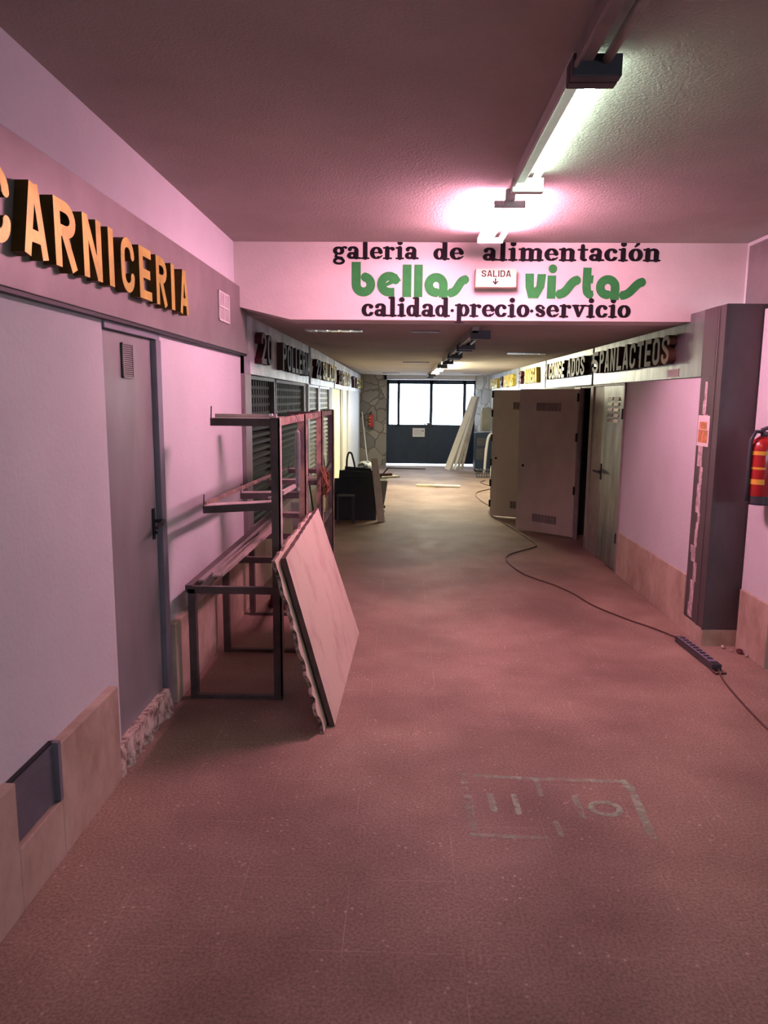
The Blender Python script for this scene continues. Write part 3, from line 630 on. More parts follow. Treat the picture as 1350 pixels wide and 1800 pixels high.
fixture(13.6, 14.95, ZI, 'warm lit batten in the shop corridor, farther of the two', E_warm, False, M_whitemetal)
fixture(16.6, 17.9, ZI, labs[5])

# ================================================================== SIGNS
fnL = lambda xf: (lambda u, v, d: (xf + d, u, v))
# butcher sign
s = thing('shop_sign', 'dark panel sign with gold CARNICERIA letters on the left wall', 'sign', (-1.26, 3.9, 2.03))
MB().box((LX, -1.0, 2.033), (-1.24, 5.94, 2.518)).build('sign_panel', M_darkpanel, s, bevel=.003)
MB().box((LX, -1.0, 2.018), (-1.246, 5.94, 2.033)).build('underside_shade', M_black, s)  # black strip painting in the shaded underside of the sign
raised_word('CARNICERIA', fnL(-1.24), 2.15, 4.185, 2.142, .228, s, M_gold, M_goldside, .045,
            spans=[(2.155, 2.311), (2.391, 2.545), (2.602, 2.769), (2.83, 2.999), (3.07, 3.122), (3.20, 3.354), (3.419, 3.58), (3.649, 3.809), (3.880, 3.937), (4.032, 4.185)])
m = MB(); m.box((-1.24, 5.03, 2.205), (-1.236, 5.33, 2.40), 1)
for a in (5.03, 5.17, 5.315): m.box((-1.236, a, 2.205), (-1.231, a + .015, 2.40))
for z in (2.205, 2.297, 2.39): m.box((-1.236, 5.03, z), (-1.231, 5.33, z + .011))
for i in range(16):
    if i != 7: m.box((-1.236, 5.045, 2.217 + i * .0112), (-1.233, 5.315, 2.221 + i * .0112))
m.build('vent', [M_whitemetal, M_dullmetal], s, label='small white four-pane vent')
# left stalls
def left_sign(ya, yb, label, words, face, side):
    o = thing('shop_sign', label, 'sign', (FL((ya + yb) / 2), (ya + yb) / 2, 1.88), 'steel shop signs on the left')
    zb = lambda y: 1.884 - .05 * (y - 5.9) / 13.1
    zt = lambda y: min(cz(y) - .012, 2.38)
    m = MB(); m.hexa([(FL(ya) - .05, ya, zb(ya)), (FL(ya), ya, zb(ya)), (FL(yb), yb, zb(yb)), (FL(yb) - .05, yb, zb(yb)), (FL(ya) - .05, ya, zt(ya)), (FL(ya), ya, zt(ya)), (FL(yb), yb, zt(yb)), (FL(yb) - .05, yb, zt(yb))])
    m.build('sign_panel', M_leftsteel, o)
    for txt, u0, u1, z0, hh, fc, sd in words:
        raised_word(txt, lambda u, v, d: (FL(u) + d, u, v), u0, u1, z0, hh, o, fc, sd, .06)
    return o
left_sign(6.03, 9.42, 'stained steel shop sign reading 20 POLLERIA on the left', [('20', 6.20, 6.68, 1.975, .26, M_redletter, M_redletter), ('POLLERIA', 7.22, 9.12, 1.96, .26, M_brownletter, M_brownletter)], None, None)
left_sign(9.62, 12.45, 'steel shop sign reading 22 SALAZON, second on the left', [('22', 9.75, 10.25, 1.95, .25, M_redletter, M_redletter), ('SALAZON', 10.45, 12.3, 1.95, .25, M_gold, M_brownletter)], None, None)
left_sign(12.60, 15.3, 'steel shop sign with yellow letters, third on the left', [('23', 12.75, 13.2, 1.93, .24, M_redletter, M_redletter), ('FRUTAS', 13.4, 15.1, 1.93, .24, M_gold, M_goldside)], None, None)
left_sign(15.42, 18.85, 'farthest steel shop sign on the left', [('1', 15.8, 16.3, 1.92, .24, M_redletter, M_redletter), ('PESCA', 16.8, 18.6, 1.92, .23, M_gold, M_brownletter)], None, None)
# right stalls
fnR = lambda u, v, d: (IX - d, -u, v)
def right_sign(ya, yb, label, words, ztop=ZI - .006):
    o = thing('shop_sign', label, 'sign', (IX, (ya + yb) / 2, 1.87), 'steel shop signs on the right')
    m = MB()
    if ya < 5.7: m.prism([(ya, 1.872), (yb, 1.872), (yb, ZI - .006), (5.69, ZI - .006), (5.69, 2.335), (ya, 2.335)], lambda u, v, d: (IX + d, u, v), .05, 0)
    else: m.box((IX, ya, 1.872), (IX + .05, yb, ztop))
    m.build('sign_panel', M_steel, o)
    for txt, y_left, y_right, z0, hh, fc, sd in words: raised_word(txt, fnR, -y_left, -y_right, z0, hh, o, fc, sd, .06)
    return o
o = right_sign(5.425, 8.46, 'large steel shop sign reading 5 PAN LACTEOS on the right', [('5', 8.30, 8.05, 1.985, .225, M_redletter, M_brownletter), ('PAN', 8.0, 7.42, 1.985, .225, M_dimgold, M_brownletter), ('LACTEOS', 7.36, 5.93, 1.985, .225, M_dimgold, M_brownletter)])
MB().box((IX - .003, 5.86, 1.885), (IX, 6.10, 1.945)).build('sticker', M_plastic, o, label='small grey square sticker')
MB().box((IX - .003, 5.195, 1.872), (IX + .05, 5.42, 2.335)).build('end_panel', M_darkmetal, o)
right_sign(8.54, 11.26, 'steel shop sign reading 4 CONGE ADOS with a letter missing', [('4', 11.1, 10.85, 1.985, .22, M_redletter, M_redletter), ('CONGE', 10.75, 9.75, 1.985, .22, M_gold, M_brownletter), ('ADOS', 9.55, 8.66, 1.985, .22, M_dimgold, M_brownletter)])
right_sign(11.34, 13.84, 'steel shop sign reading 3 BODEGA in yellow letters', [('3', 13.6, 13.25, 1.97, .23, M_redletter, M_redletter), ('BODEGA', 12.9, 11.75, 1.965, .235, M_gold, M_gold)])
right_sign(13.92, 16.42, 'steel shop sign with dull gold letters, second from the entrance on the right', [('2', 16.2, 15.8, 1.95, .23, M_redletter, M_redletter), ('FRUTAS', 15.6, 14.3, 1.95, .23, M_gold, M_gold)])
right_sign(16.5, 18.05, 'small steel shop sign beside the stone wall on the right', [('PESCA', 17.9, 16.7, 1.94, .22, M_gold, M_gold)])
# right near fascia (edge only)
o = thing('wall_fascia', 'dark fascia panel at the right edge beside the beam', 'panel', (RX + .13, 5.0, 2.3))
MB().box((RX + .11, 4.62, 2.305), (RX + .138, 5.60, 2.80)).build('panel', M_darkpanel, o)
# exit sign
o = thing('exit_sign', 'cream SALIDA exit sign box on the lettered beam', 'sign', (.66, BY - .05, 2.58))
MB().box((.512, BY - .085, 2.508), (.812, BY - .003, 2.642)).build('sign_box', M_salida, o, bevel=.006)
m = MB(); fe = lambda u, v: (u, BY - .0865, v)
tw = 0
def thin_caps(txt, u0, u1, v0, hgt, mb, fn):
    global SW
    old = SW; SW = 0.15
    gl = [cap_glyph(c) for c in txt]; SW = old
    tot = sum(g[1] for g in gl) + .14 * (len(gl) - 1); k = (u1 - u0) / tot; u = 0
    for P, wd in gl:
        for p_ in P: mb.flat([(u0 + (u + a) * k, v0 + b_ * hgt) for a, b_ in p_], fn)
        u += wd + .14
thin_caps('SALIDA', .556, .768, 2.582, .046, m, fe)
for p_ in stroke([(.658, 2.572), (.658, 2.535)], .009) + stroke([(.640, 2.552), (.658, 2.532), (.676, 2.552)], .009): m.flat(p_, fe)
m.build('lettering', M_brown, o, label='dark SALIDA word over a downward arrow')

# ================================================================== LEFT WALL THINGS
o = thing('vent_grille', 'dark mesh floor vent set in the marble wainscot', 'vent', (-1.25, 2.35, .32))
m = MB(); m.box((-1.279, 2.205, .228), (-1.262, 2.505, .455)); m.build('backing', M_black, o)
m = MB()
for i in range(30): m.box((-1.262, 2.21, .232 + i * .0073), (-1.257, 2.495, .2352 + i * .0073))
for i in range(40): m.box((-1.260, 2.21 + i * .0073, .232), (-1.2575, 2.2115 + i * .0073, .45))
m.build('mesh', M_frameviolet, o)
MB().box((-1.27, 2.49, .228), (-1.238, 2.512, .455)).build('side_strip', M_frameviolet, o, label='violet grey side strip')

# shutters of the left stalls
def shutter(ya, yb, z0, z1, label, m_, frame_m):
    o = thing('roller_shutter', label, 'shutter', (FL((ya + yb) / 2) - .05, (ya + yb) / 2, z0), 'metal shutters on the left')
    X = lambda y, d: FL(y) - .05 + d
    def bx(mb, y0, y1, d0, d1, za, zb, mi=0, dz=0):
        mb.hexa([(X(y0, d0), y0, za), (X(y0, d1), y0, za + dz), (X(y1, d1), y1, za + dz), (X(y1, d0), y1, za), (X(y0, d0), y0, zb), (X(y0, d1), y0, zb + dz), (X(y1, d1), y1, zb + dz), (X(y1, d0), y1, zb)], mi)
    m = MB(); bx(m, ya, yb, -.06, -.05, z0, z1); m.build('backing', M_dark, o)
    m = MB(); bx(m, ya, ya + .05, -.05, .03, z0, z1); bx(m, yb - .05, yb, -.05, .03, z0, z1); bx(m, ya, yb, -.05, .03, z1 - .03, z1); m.build('frame', frame_m, o)
    m = MB(); zb = z1 - .33
    for r in range(4):
        zz = zb + r * .075
        bx(m, ya + .05, yb - .05, -.02, 0, zz, zz + .026)
        k = max(6, int((yb - ya) / .11))
        for i in range(k):
            y = ya + .05 + (yb - ya - .1) * (i + .15) / k; bx(m, y, y + (yb - ya - .1) / k * .55, -.02, -.004, zz + .026, zz + .075)
    m.build('perforated_panel', m_, o)
    m = MB(); zz = z0 + .02
    while zz < zb - .05: bx(m, ya + .05, yb - .05, -.03, 0, zz, zz + .012, 0, -.03); bx(m, ya + .05, yb - .05, -.004, .002, zz - .034, zz - .004); zz += .062
    m.build('slats', m_, o)
    return o
shutter(6.10, 7.22, .62, 1.875, 'dark louvred shutter directly behind the iron rack', M_shut, M_darkmetal)
shutter(7.27, 9.20, .62, 1.87, 'wide dark louvred shutter, second on the left', M_shut, M_plastic)
shutter(9.60, 10.62, .62, 1.865, 'pale louvred shutter under the second left sign, nearer half', M_shutcream, M_whitemetal)
shutter(10.68, 12.0, .62, 1.86, 'pale louvred shutter under the second left sign, farther half', M_shutcream, M_whitemetal)
def lwall(name, ya, yb, z0, z1, d0, d1, m_, lab):
    m = MB(); m.hexa([(FL(ya) + d0, ya, z0), (FL(ya) + d1, ya, z0), (FL(yb) + d1, yb, z0), (FL(yb) + d0, yb, z0), (FL(ya) + d0, ya, z1), (FL(ya) + d1, ya, z1), (FL(yb) + d1, yb, z1), (FL(yb) + d0, yb, z1)])
    return struct(m.build(name, m_, bevel=.003), lab)
lwall('trim_4', 5.86, 6.08, 0, 1.884, -.16, -.005, M_darkpanel, 'grey post between the pink wall and the dark shutter')
lwall('trim_5', 9.22, 9.42, 0, 2.34, -.14, -.03, M_black, 'black gap post between the left stalls')
lwall('trim_6', 9.44, 9.58, 0, 1.88, -.12, -.01, M_whitepanel, 'white post at the second left stall')
lwall('trim_7', 12.05, 12.36, 0, 1.86, -.12, -.02, M_darkmetal, 'dark post at the third left stall')
lwall('wall_stall_yellow', 12.40, 14.0, 0, 1.86, -.14, -.05, M_yellowpanel, 'pale yellow panel of the third left stall')
lwall('trim_8', 14.0, 14.25, 0, 1.86, -.12, -.03, M_plastic, 'grey strip beside the yellow panel')
lwall('wall_stall_cream', 14.27, 15.1, 0, 1.86, -.12, -.02, M_cream, 'cream perforated strip of the third left stall')
lwall('trim_9', 15.12, 15.5, 0, 1.86, -.14, -.06, M_darkmetal, 'dark slot before the white panel')
lwall('wall_stall_white', 15.52, 18.9, 0, 1.86, -.12, -.02, M_whitepanel, 'white panel of the farthest left stall')
lwall('baseboard_left_stalls', 6.08, 12.05, 0, .50, -.14, -.02, M_marble, 'marble base under the left shutters')
lwall('trim_10', 6.08, 12.05, .50, .60, -.14, .02, M_cream, 'pale stone ledge under the left shutters')
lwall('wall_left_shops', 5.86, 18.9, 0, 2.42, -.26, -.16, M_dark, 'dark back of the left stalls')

# ================================================================== IRON RACK
o = rack = thing('iron_rack', 'brown angle-iron rack with cantilever arms against the left wall', 'rack', (-.95, 5.4, 0))
YF = [3.99, 4.77, 5.62, 6.75]
for i, y in enumerate(YF):
    m = MB(); s = .03
    m.box((-1.19, y - s / 2, .02), (-1.15, y + s, .64)); m.build('leg', M_rack, o)
    MB().box((-1.19, y - .015, 0), (-.67, y + .02, .022)).build('floor_bar', M_rack, o); MB().box((-1.19, y - .015, .615), (-.67, y + .015, .655)).build('cross_bar', M_rack, o)
YU = [3.99, 5.06, 6.10, 7.05]
for i, y in enumerate(YU):
    m = MB(); m.box((-.715, y - .012, .0), (-.668, y + .012, 1.59), 0); m.box((-.675, y - .012, .0), (-.668, y + .07 + .05 * (i > 0), 1.59), 1)
    m.build('upright', [M_rack if i in (0, 3) else M_rackrust, M_chan if i == 0 else M_rackrust], o)
m = MB(); m.box((-.71, 3.98, 1.545), (-.675, 7.1, 1.585)); m.build('top_rail', M_rackrust, o)
m = MB(); m.box((-1.205, 3.98, .62), (-1.165, 7.0, .66)); m.box((-.71, 3.98, .62), (-.675, 7.0, .66)); m.build('base_rail', M_rack, o)
def arm(y, z, x_end, zi=None, hh=.04):
    zi = zi or z
    m = MB(); m.bar((x_end, y, z), (-.70, y, zi), .006, hh); m.bar((x_end, y + .05, z + hh / 2), (-.70, y + .05, zi + hh / 2), .10, .005, mi=1)
    m.build('arm', [M_rack, M_chan], o)
    m = MB(); m.tube([(x_end + .004, y, z), (x_end + .008, y, z + .085)], .0035, 6); m.build('pin', M_rack, o)
arm(3.99, 1.565, -1.042); arm(5.06, 1.545, -1.10)
arm(3.99, 1.085, -1.095, 1.11); arm(5.06, 1.02, -1.125, 1.03); arm(6.10, 1.0, -1.12); arm(7.05, 1.0, -1.1); arm(7.05, 1.545, -1.1)
arm(6.10, .72, -1.1)
MB().bar((-1.04, 4.10, 1.592), (-.70, 4.10, 1.592), .03, .03).build('arm', M_chan, o, label='lighter second bar beside the top arm')
m = MB(); m.bar((-1.09, 4.02, 1.115), (-1.09, 6.9, 1.04), .02, .02); m.build('middle_rail', M_rackrust, o)
m = MB(); m.bar((-.70, 4.25, 1.15), (-.86, 7.0, .96), .02, .025); m.build('brace', M_chan, o)
m = MB(); m.bar((-.69, 6.1, 1.02), (-.69, 7.05, 1.08), .02, .05); m.build('brace', M_rack, o)
m = MB()
for (x, y, z) in ((-.73, 4.02, 1.60), (-.735, 4.03, 1.575), (-.74, 4.02, 1.145)): m.box((x, y, z), (x + .02, y + .02, z + .012))
m.build('tag', M_paper, o, label='small white paper tags')
# loose channels on the base
m = MB(); a, b_ = (-1.07, 4.17, .668), (-1.01, 6.6, .668)
m.bar(a, b_, .055, .008); m.bar((a[0] - .028, a[1], .678), (b_[0] - .028, b_[1], .678), .006, .024); m.bar((a[0] + .028, a[1], .678), (b_[0] + .028, b_[1], .678), .006, .024)
tag(m.build('metal_channel', M_chan), 'bare metal channel lying along the top of the rack base', 'channel')
m = MB(); m.bar((-1.135, 4.05, .668), (-1.12, 6.5, .668), .03, .012); tag(m.build('metal_strip', M_dullmetal), 'thin dark metal strip on the rack base beside the wall', 'strip')
# hanging plastic sleeve
m = MB(); pts = []; 
sl = [(.006, 1.50), (.015, 1.485), (.019, 1.40), (.016, 1.34), (.019, 1.28), (.014, 1.22), (.016, 1.17), (.008, 1.14), (.015, 1.12)]
random.seed(5)
for k, (r, z) in enumerate(sl): sl[k] = (r, z)
m.lathe((-.66, 4.62, 0), [(r, z) for r, z in sl[::-1]], 9); 
hb = thing('plastic_sleeve', 'grey crumpled plastic sleeve hanging from the rack top rail', 'bag', (-.66, 4.62, 1.5))
m.build('sleeve', M_bag, hb)
MB().tube([(-.66, 4.62, 1.50), (-.657, 4.62, 1.56), (-.672, 4.62, 1.592), (-.70, 4.62, 1.592)], .003, 5).build('string', M_bag, hb)
# wire tangle
random.seed(21); m = MB()
for k in range(7):
    pts = []; ph = random.uniform(0, 6.28); tx, ty = random.uniform(-.4, .4), random.uniform(-.4, .4); R_ = random.uniform(.07, .12)
    for i in range(25):
        a = ph + i / 24 * 6.28; pts.append((-.632 + .02 * math.sin(a * 2 + ph) + tx * .05 * math.sin(a), 6.02 + R_ * math.cos(a), 1.02 + R_ * math.sin(a) + .02 * math.cos(3 * a + ph)))
    m.tube(pts, .006, 5, cap=False)
tag(m.build('wire_coil', M_rust), 'rusty wire coil hooked on the rack upright', 'wire')
# things below the rack
random.seed(8); m = MB(); n = 14
V = []; 
for j in range(7):
    for i in range(n):
        a = 2 * math.pi * i / n; ph = j / 6 * math.pi / 2; rr = (.17 * math.cos(ph) + .01) * random.uniform(.8, 1.15)
        V.append((-.93 + rr * math.cos(a), 5.95 + rr * 1.1 * math.sin(a), .0 + .17 * math.sin(ph) * random.uniform(.85, 1.1) if j else 0))
m.add(V, [(j * n + i, j * n + (i + 1) % n, (j + 1) * n + (i + 1) % n, (j + 1) * n + i) for j in range(6) for i in range(n)] + [tuple(range(6 * n, 7 * n))])
tag(m.build('cloth_bundle', M_cloth, smooth=True), 'dark reddish cloth bundle on the floor under the rack', 'cloth')
m = MB(); m.hexa([(-.93, 6.3, .30), (-.80, 6.3, .24), (-.80, 6.31, .24), (-.93, 6.31, .30), (-.97, 6.34, .80), (-.84, 6.34, .80), (-.84, 6.35, .80), (-.97, 6.35, .80)])
m.hexa([(-.95, 6.3, 0), (-.78, 6.3, 0), (-.78, 6.31, 0), (-.95, 6.31, 0), (-.93, 6.3, .30), (-.80, 6.3, .24), (-.80, 6.31, .24), (-.93, 6.31, .30)])
tag(m.build('broken_sheet', M_chan), 'torn pale sheet standing inside the rack base', 'sheet')

# leaning panels
def slab(name, B0, B1, T0, T1, th, label, front, edge, rough_edge=False, cut=None):
    # B0/B1 bottom near/far, T0/T1 top near/far on the outer face; thickness goes to the left (away from the corridor)
    B0, B1, T0, T1 = map(Vector, (B0, B1, T0, T1)); nrm = (T0 - B0).cross(B1 - B0).normalized()
    if nrm.x > 0: nrm = -nrm
    o = thing(name, label, 'panel', B0)
    n = 26; m = MB(); random.seed(len(label))
    def jag(a): return random.uniform(-a, a)
    top = []; near = []
    J = .012 if rough_edge else .003
    P = lambda s, t: B0 + (B1 - B0) * s + ((T0 + (T1 - T0) * s) - (B0 + (B1 - B0) * s)) * t
    outline = []
    for i in range(n): outline.append((i / n, max(0, jag(.0))))
    for i in range(n): outline.append((1 + jag(J * .3), i / n))
    for i in range(n): outline.append((1 - i / n, 1 + jag(J)))
    for i in range(n): outline.append((0 + jag(J * (1.6 if rough_edge else .4)), 1 - i / n))
    fr = [P(*q) for q in outline]; bk = [q + nrm * th for q in fr]
    k = len(fr)
    m.add(fr + bk, [tuple(range(k))[::-1], tuple(range(k, 2 * k))], 0)
    m.build('face', front, o)
    m = MB(); m.add(fr + bk, [(i, (i + 1) % k, k + (i + 1) % k, k + i) for i in range(k)]); m.build('edge', edge, o)
    return o
slab('insulated_panel', (-.338, 3.64, .008), (-.303, 5.19, .008), (-.588, 3.66, .895), (-.598, 5.18, .925), .028, 'cream board leaning outermost against the rack', M_panel, M_paneledge)
slab('insulated_panel', (-.386, 3.55, .008), (-.351, 5.14, .008), (-.632, 3.60, .897), (-.642, 5.14, .905), .019, 'crumbling board with a ragged edge leaning behind the cream board', M_panel, M_foam, True)

# ================================================================== RIGHT SIDE THINGS
o = thing('flyer', 'orange and white flyer stuck on the pillar side', 'flyer', (IX, 5.29, 1.49))
MB().box((IX - .006, 5.195, 1.385), (IX - .003, 5.395, 1.60)).build('sheet', M_flyer, o)
m = MB(); m.box((IX - .0075, 5.215, 1.41), (IX - .006, 5.375, 1.50)); m.box((IX - .0075, 5.235, 1.505), (IX - .006, 5.36, 1.555)); m.build('picture', M_orange, o)
def extinguisher(c, sc, wall_dir, label, hose_side):
    x, y, z = c; o = thing('fire_extinguisher', label, 'fire extinguisher', c, 'fire extinguishers')
    r = .075 * sc; H = .40 * sc
    m = MB(); m.lathe((x, y, z), [(r * .97, .05 * sc), (r, .06 * sc), (r, H - .06 * sc), (r * .93, H - .03 * sc), (r * .7, H), (r * .35, H + .02 * sc)], 28); cyl = m.build('cylinder', M_red, o, smooth=True)
    m = MB(); m.lathe((x, y, z), [(r * .95, 0), (r * 1.0, .01 * sc), (r * 1.0, .055 * sc), (r * .95, .056 * sc)], 28); m.build('base_ring', M_darkcap, o, smooth=False)
    m = MB(); m.lathe((x, y, z + H), [(r * .3, .0), (r * .3, .05 * sc)], 12); m.bar((x, y + .02 * sc, z + H + .06 * sc), (x + wall_dir[0] * .0, y - .09 * sc, z + H + .085 * sc), .03 * sc, .014 * sc); m.bar((x, y + .02 * sc, z + H + .04 * sc), (x, y - .08 * sc, z + H + .04 * sc), .025 * sc, .012 * sc); m.build('valve', M_darkcap, o)
    m = MB(); hx = hose_side
    pts = [(x, y, z + H + .045 * sc), (x + hx * r * .8, y - .02, z + H + .05 * sc), (x + hx * r * 1.15, y - .02, z + H), (x + hx * r * 1.2, y - .02, z + H * .7), (x + hx * r * 1.18, y - .02, z + H * .35), (x + hx * r * 1.12, y - .02, z + .02 * sc)]
    if sc < .95: pts = [(x, y, z + H + .04 * sc), (x + hx * r * 2.0, y - .02, z + H * 1.0), (x + hx * r * 2.7, y - .02, z + H * .6), (x + hx * r * 2.2, y - .02, z + H * .25), (x + hx * r * 1.4, y - .02, z + .03 * sc)]
    m.tube(pts, .011 * sc, 8); m.build('hose', M_darkcap, o, smooth=True)
    for za, zb in ((.77, .83), (.55, .585), (.32, .40)):
        n = 8; a0, a1 = math.radians(195), math.radians(262); m = MB()
        V = [(x + (r + .0012) * math.cos(a0 + (a1 - a0) * i / n), y + (r + .0012) * math.sin(a0 + (a1 - a0) * i / n), z + H * q) for q in (za, zb) for i in range(n + 1)]
        m.add(V, [(i, i + 1, n + 2 + i, n + 1 + i) for i in range(n)])
        m.build('label_band', M_yel, cyl, label='yellow label band')
    m = MB(); m.box((x - .02, y + r * .9, z + H * .6), (x + .02, y + r * .9 + .03, z + H * .66)); m.build('bracket', M_darkcap, o)
    return o
e = extinguisher((2.283, 4.76, 1.05), 1.03, (1, 0), 'red fire extinguisher with yellow bands at the right edge by the pillar', -1)
extinguisher((-.82, YE - .10, .93), .90, (0, 1), 'small red fire extinguisher on the far stone wall', -1)

# power strip and cables
o = thing('power_strip', 'black power strip with a row of sockets on the floor by the pillar', 'power strip', (1.99, 4.85, 0))
a, b_ = Vector((1.985, 5.13, .024)), Vector((2.012, 4.55, .024)); d = (b_ - a).normalized(); sd = Vector((-d.y, d.x, 0))
MB().bar(a, b_, .062, .044).build('housing', M_strip, o, bevel=.004)
MB().bar(a + Vector((0, 0, .0235)) + d * .03, b_ + Vector((0, 0, .0235)) - d * .06, .05, .004).build('top_plate', M_violet, o)
for i in range(9):
    c = a + d * (.06 + i * .052) + Vector((0, 0, .027)); m = MB(); m.bar(c - d * .013, c + d * .013, .034, .004); m.build('socket', M_black, o)
def smooth_path(pts, n=8):
    P = [Vector(p) for p in pts]; P = [P[0] * 2 - P[1]] + P + [P[-1] * 2 - P[-2]]; out = []
    for i in range(1, len(P) - 2):
        for k in range(n):
            s = k / n; a, b, c, d = P[i - 1], P[i], P[i + 1], P[i + 2]
            out.append(.5 * ((2 * b) + (c - a) * s + (2 * a - 5 * b + 4 * c - d) * s * s + (3 * b - a - 3 * c + d) * s ** 3))
    return out + [P[-2]]
z = .008
m = MB(); m.tube(smooth_path([(1.29, 10.95, z), (1.42, 10.0, z), (1.53, 9.2, z), (1.585, 8.62, z), (1.50, 8.42, z), (1.20, 8.05, z), (1.115, 7.7, z), (1.20, 7.12, z), (1.40, 6.72, z), (1.52, 6.40, z), (1.60, 6.03, z), (1.76, 5.66, z), (1.90, 5.42, z), (1.985, 5.16, .02)]), .0058, 7)
tag(m.build('power_cable', M_cable, smooth=True), 'long brown cable winding from the far floor to the power strip', 'cable')
m = MB(); m.tube(smooth_path([(2.012, 4.53, .02), (1.995, 4.44, z), (1.97, 4.30, z), (1.945, 4.05, z), (1.925, 3.70, z), (1.93, 3.2, z)]), .0058, 7)
m.tube(smooth_path([(1.975, 4.55, .015), (1.985, 4.50, z), (2.01, 4.50, z), (2.05, 4.50, z)]), .007, 6)
tag(m.build('power_cable', M_cable, smooth=True), 'short dark cable running from the power strip out of the right edge', 'cable')
m = MB(); m.tube(smooth_path([(1.74, 15.6, z), (1.60, 15.2, z), (1.68, 14.7, z), (1.80, 14.3, z), (1.40, 13.6, z), (1.30, 13.0, z), (1.33, 12.3, z), (1.40, 11.7, z), (1.32, 11.2, z), (1.30, 10.96, z)]), .009, 6)
tag(m.build('power_cable', M_cable, smooth=True), 'thin cable curling on the far floor beside the open doors', 'cable')

# spray marking
m = MB(); fz = lambda u, v: (u, v, .0015)
def sp(pts, wd=.035):
    for q in stroke(pts, wd, True): m.flat(q, fz, 0, (0, 0, 0.00003))
sp([(.30, 3.17), (.45, 3.155), (.62, 3.145), (1.01, 3.14)], .028); sp([(1.01, 3.14), (1.03, 3.08)], .04); sp([(1.03, 3.08), (1.01, 2.85), (1.0, 2.70)], .035)
sp([(.30, 3.17), (.29, 3.05)], .03); sp([(.30, 2.98), (.30, 2.70)], .035); sp([(.30, 2.70), (.45, 2.69), (.58, 2.69)], .022); sp([(.62, 3.14), (.62, 3.0)], .022); sp([(.64, 2.80), (.645, 2.71)], .024)
sp([(.395, 3.0), (.40, 2.88)], .03); sp([(.50, 3.0), (.50, 2.86)], .026); sp([(.76, 3.0), (.76, 2.84)], .028); sp(arcp(.87, 2.91, .06, .05, 0, 360, 14), .026)
m.build('spray_marking', M_spray, fl, label='faded green sprayed box with numbers 11 and 10')

# rubble
random.seed(31)
for i, (x, y, s_) in enumerate([(2.24, 5.0, .014), (2.31, 4.90, .02), (2.325, 4.83, .012), (2.27, 4.94, .010)]):
    m = MB(); V = []
    for j in range(5):
        for k in range(7):
            ph = math.pi * j / 4; a = 2 * math.pi * k / 7; r_ = s_ * random.uniform(.8, 1.2)
            V.append((x + r_ * math.sin(ph) * math.cos(a), y + r_ * 1.3 * math.sin(ph) * math.sin(a), s_ * .9 + s_ * .9 * math.cos(ph)))
    m.add(V, [(j * 7 + k, j * 7 + (k + 1) % 7, (j + 1) * 7 + (k + 1) % 7, (j + 1) * 7 + k) for j in range(4) for k in range(7)])
    tag(m.build('rubble_bit', M_debris if i != 1 else M_cloth), ['white pebble in the corner by the pillar foot', 'dark reddish rubble bit by the right wall foot', 'smallest rubble bit nearest the viewer by the right wall', 'tiny rubble bit next to the white pebble'][i], 'rubble', 'rubble by the pillar')

# ================================================================== LEFT MIDDLE PILE
random.seed(4)
for i in range(4):
    x0 = -.97 + .035 * i; x1 = -.37 - .02 * i; yb = 10.28 + i * .06
    m = MB(); hgt = .64 + .022 * i - (.05 if i == 0 else 0)
    dy = .16
    m.hexa([(x0, yb, 0), (x1, yb, 0), (x1, yb + .02, 0), (x0, yb + .02, 0), (x0 + .03 * (i > 0), yb + dy, hgt + (.02 if i % 2 else -.02)), (x1 - .03, yb + dy, hgt - .01), (x1 - .03, yb + .02 + dy, hgt - .01), (x0 + .03 * (i > 0), yb + .02 + dy, hgt + (.02 if i % 2 else -.02))])
    tag(m.build('black_board', M_black), ['front black board of the pile at the left', 'second black board of the pile', 'third black board of the pile', 'rearmost and tallest black board of the pile'][i], 'board', 'black boards leaning at the left')
o = thing('black_stool', 'black box stool standing in front of the black boards', 'stool', (-.78, 10.05, 0))
m = MB(); m.box((-.90, 9.96, .36), (-.66, 10.2, .385)); m.build('seat', M_strip, o, bevel=.004)
for sx in (-.885, -.675):
    for sy in (9.975, 10.185): MB().box((sx - .015, sy - .012, 0), (sx + .015, sy + .012, .36)).build('leg', M_strip, o)
MB().box((-.88, 9.985, .06), (-.68, 9.995, .34)).box((-.83, 9.978, .12), (-.73, 9.986, .26)).build('front_panel', M_black, o)
m = MB(); m.hexa([(-.345, 10.14, 0), (-.24, 10.14, 0), (-.24, 10.165, 0), (-.345, 10.165, 0), (-.45, 10.36, .855), (-.355, 10.36, .87), (-.355, 10.385, .87), (-.45, 10.385, .855)])
tag(m.build('wood_plank', M_wood, bevel=.003), 'short pale wooden plank leaning on the right of the black boards', 'plank')
o = thing('plastic_tub', 'grey tapered plastic tub behind the leaning plank', 'tub', (-.5, 11.2, 0))
m = MB(); m.hexa([(-.62, 10.95, .03), (-.29, 10.95, .03), (-.29, 11.5, .03), (-.62, 11.5, .03), (-.75, 10.85, .50), (-.22, 10.85, .50), (-.22, 11.6, .50), (-.75, 11.6, .50)]); m.build('body', M_plastic, o, bevel=.01)
for yy in (10.98, 11.45): MB().box((-.31, yy, 0), (-.27, yy + .03, .04)).build('foot', M_brown, o)
m = MB(); m.bar((-.70, 11.0, .515), (-.10, 11.35, .515), .22, .022); tag(m.build('wood_plank', M_wood), 'pale board lying across the grey tub', 'plank')
m = MB(); m.bar((-.70, 11.15, .545), (-.18, 11.35, .545), .12, .03); tag(m.build('wood_plank', M_cloth), 'dark reddish board lying on the pale board', 'plank')
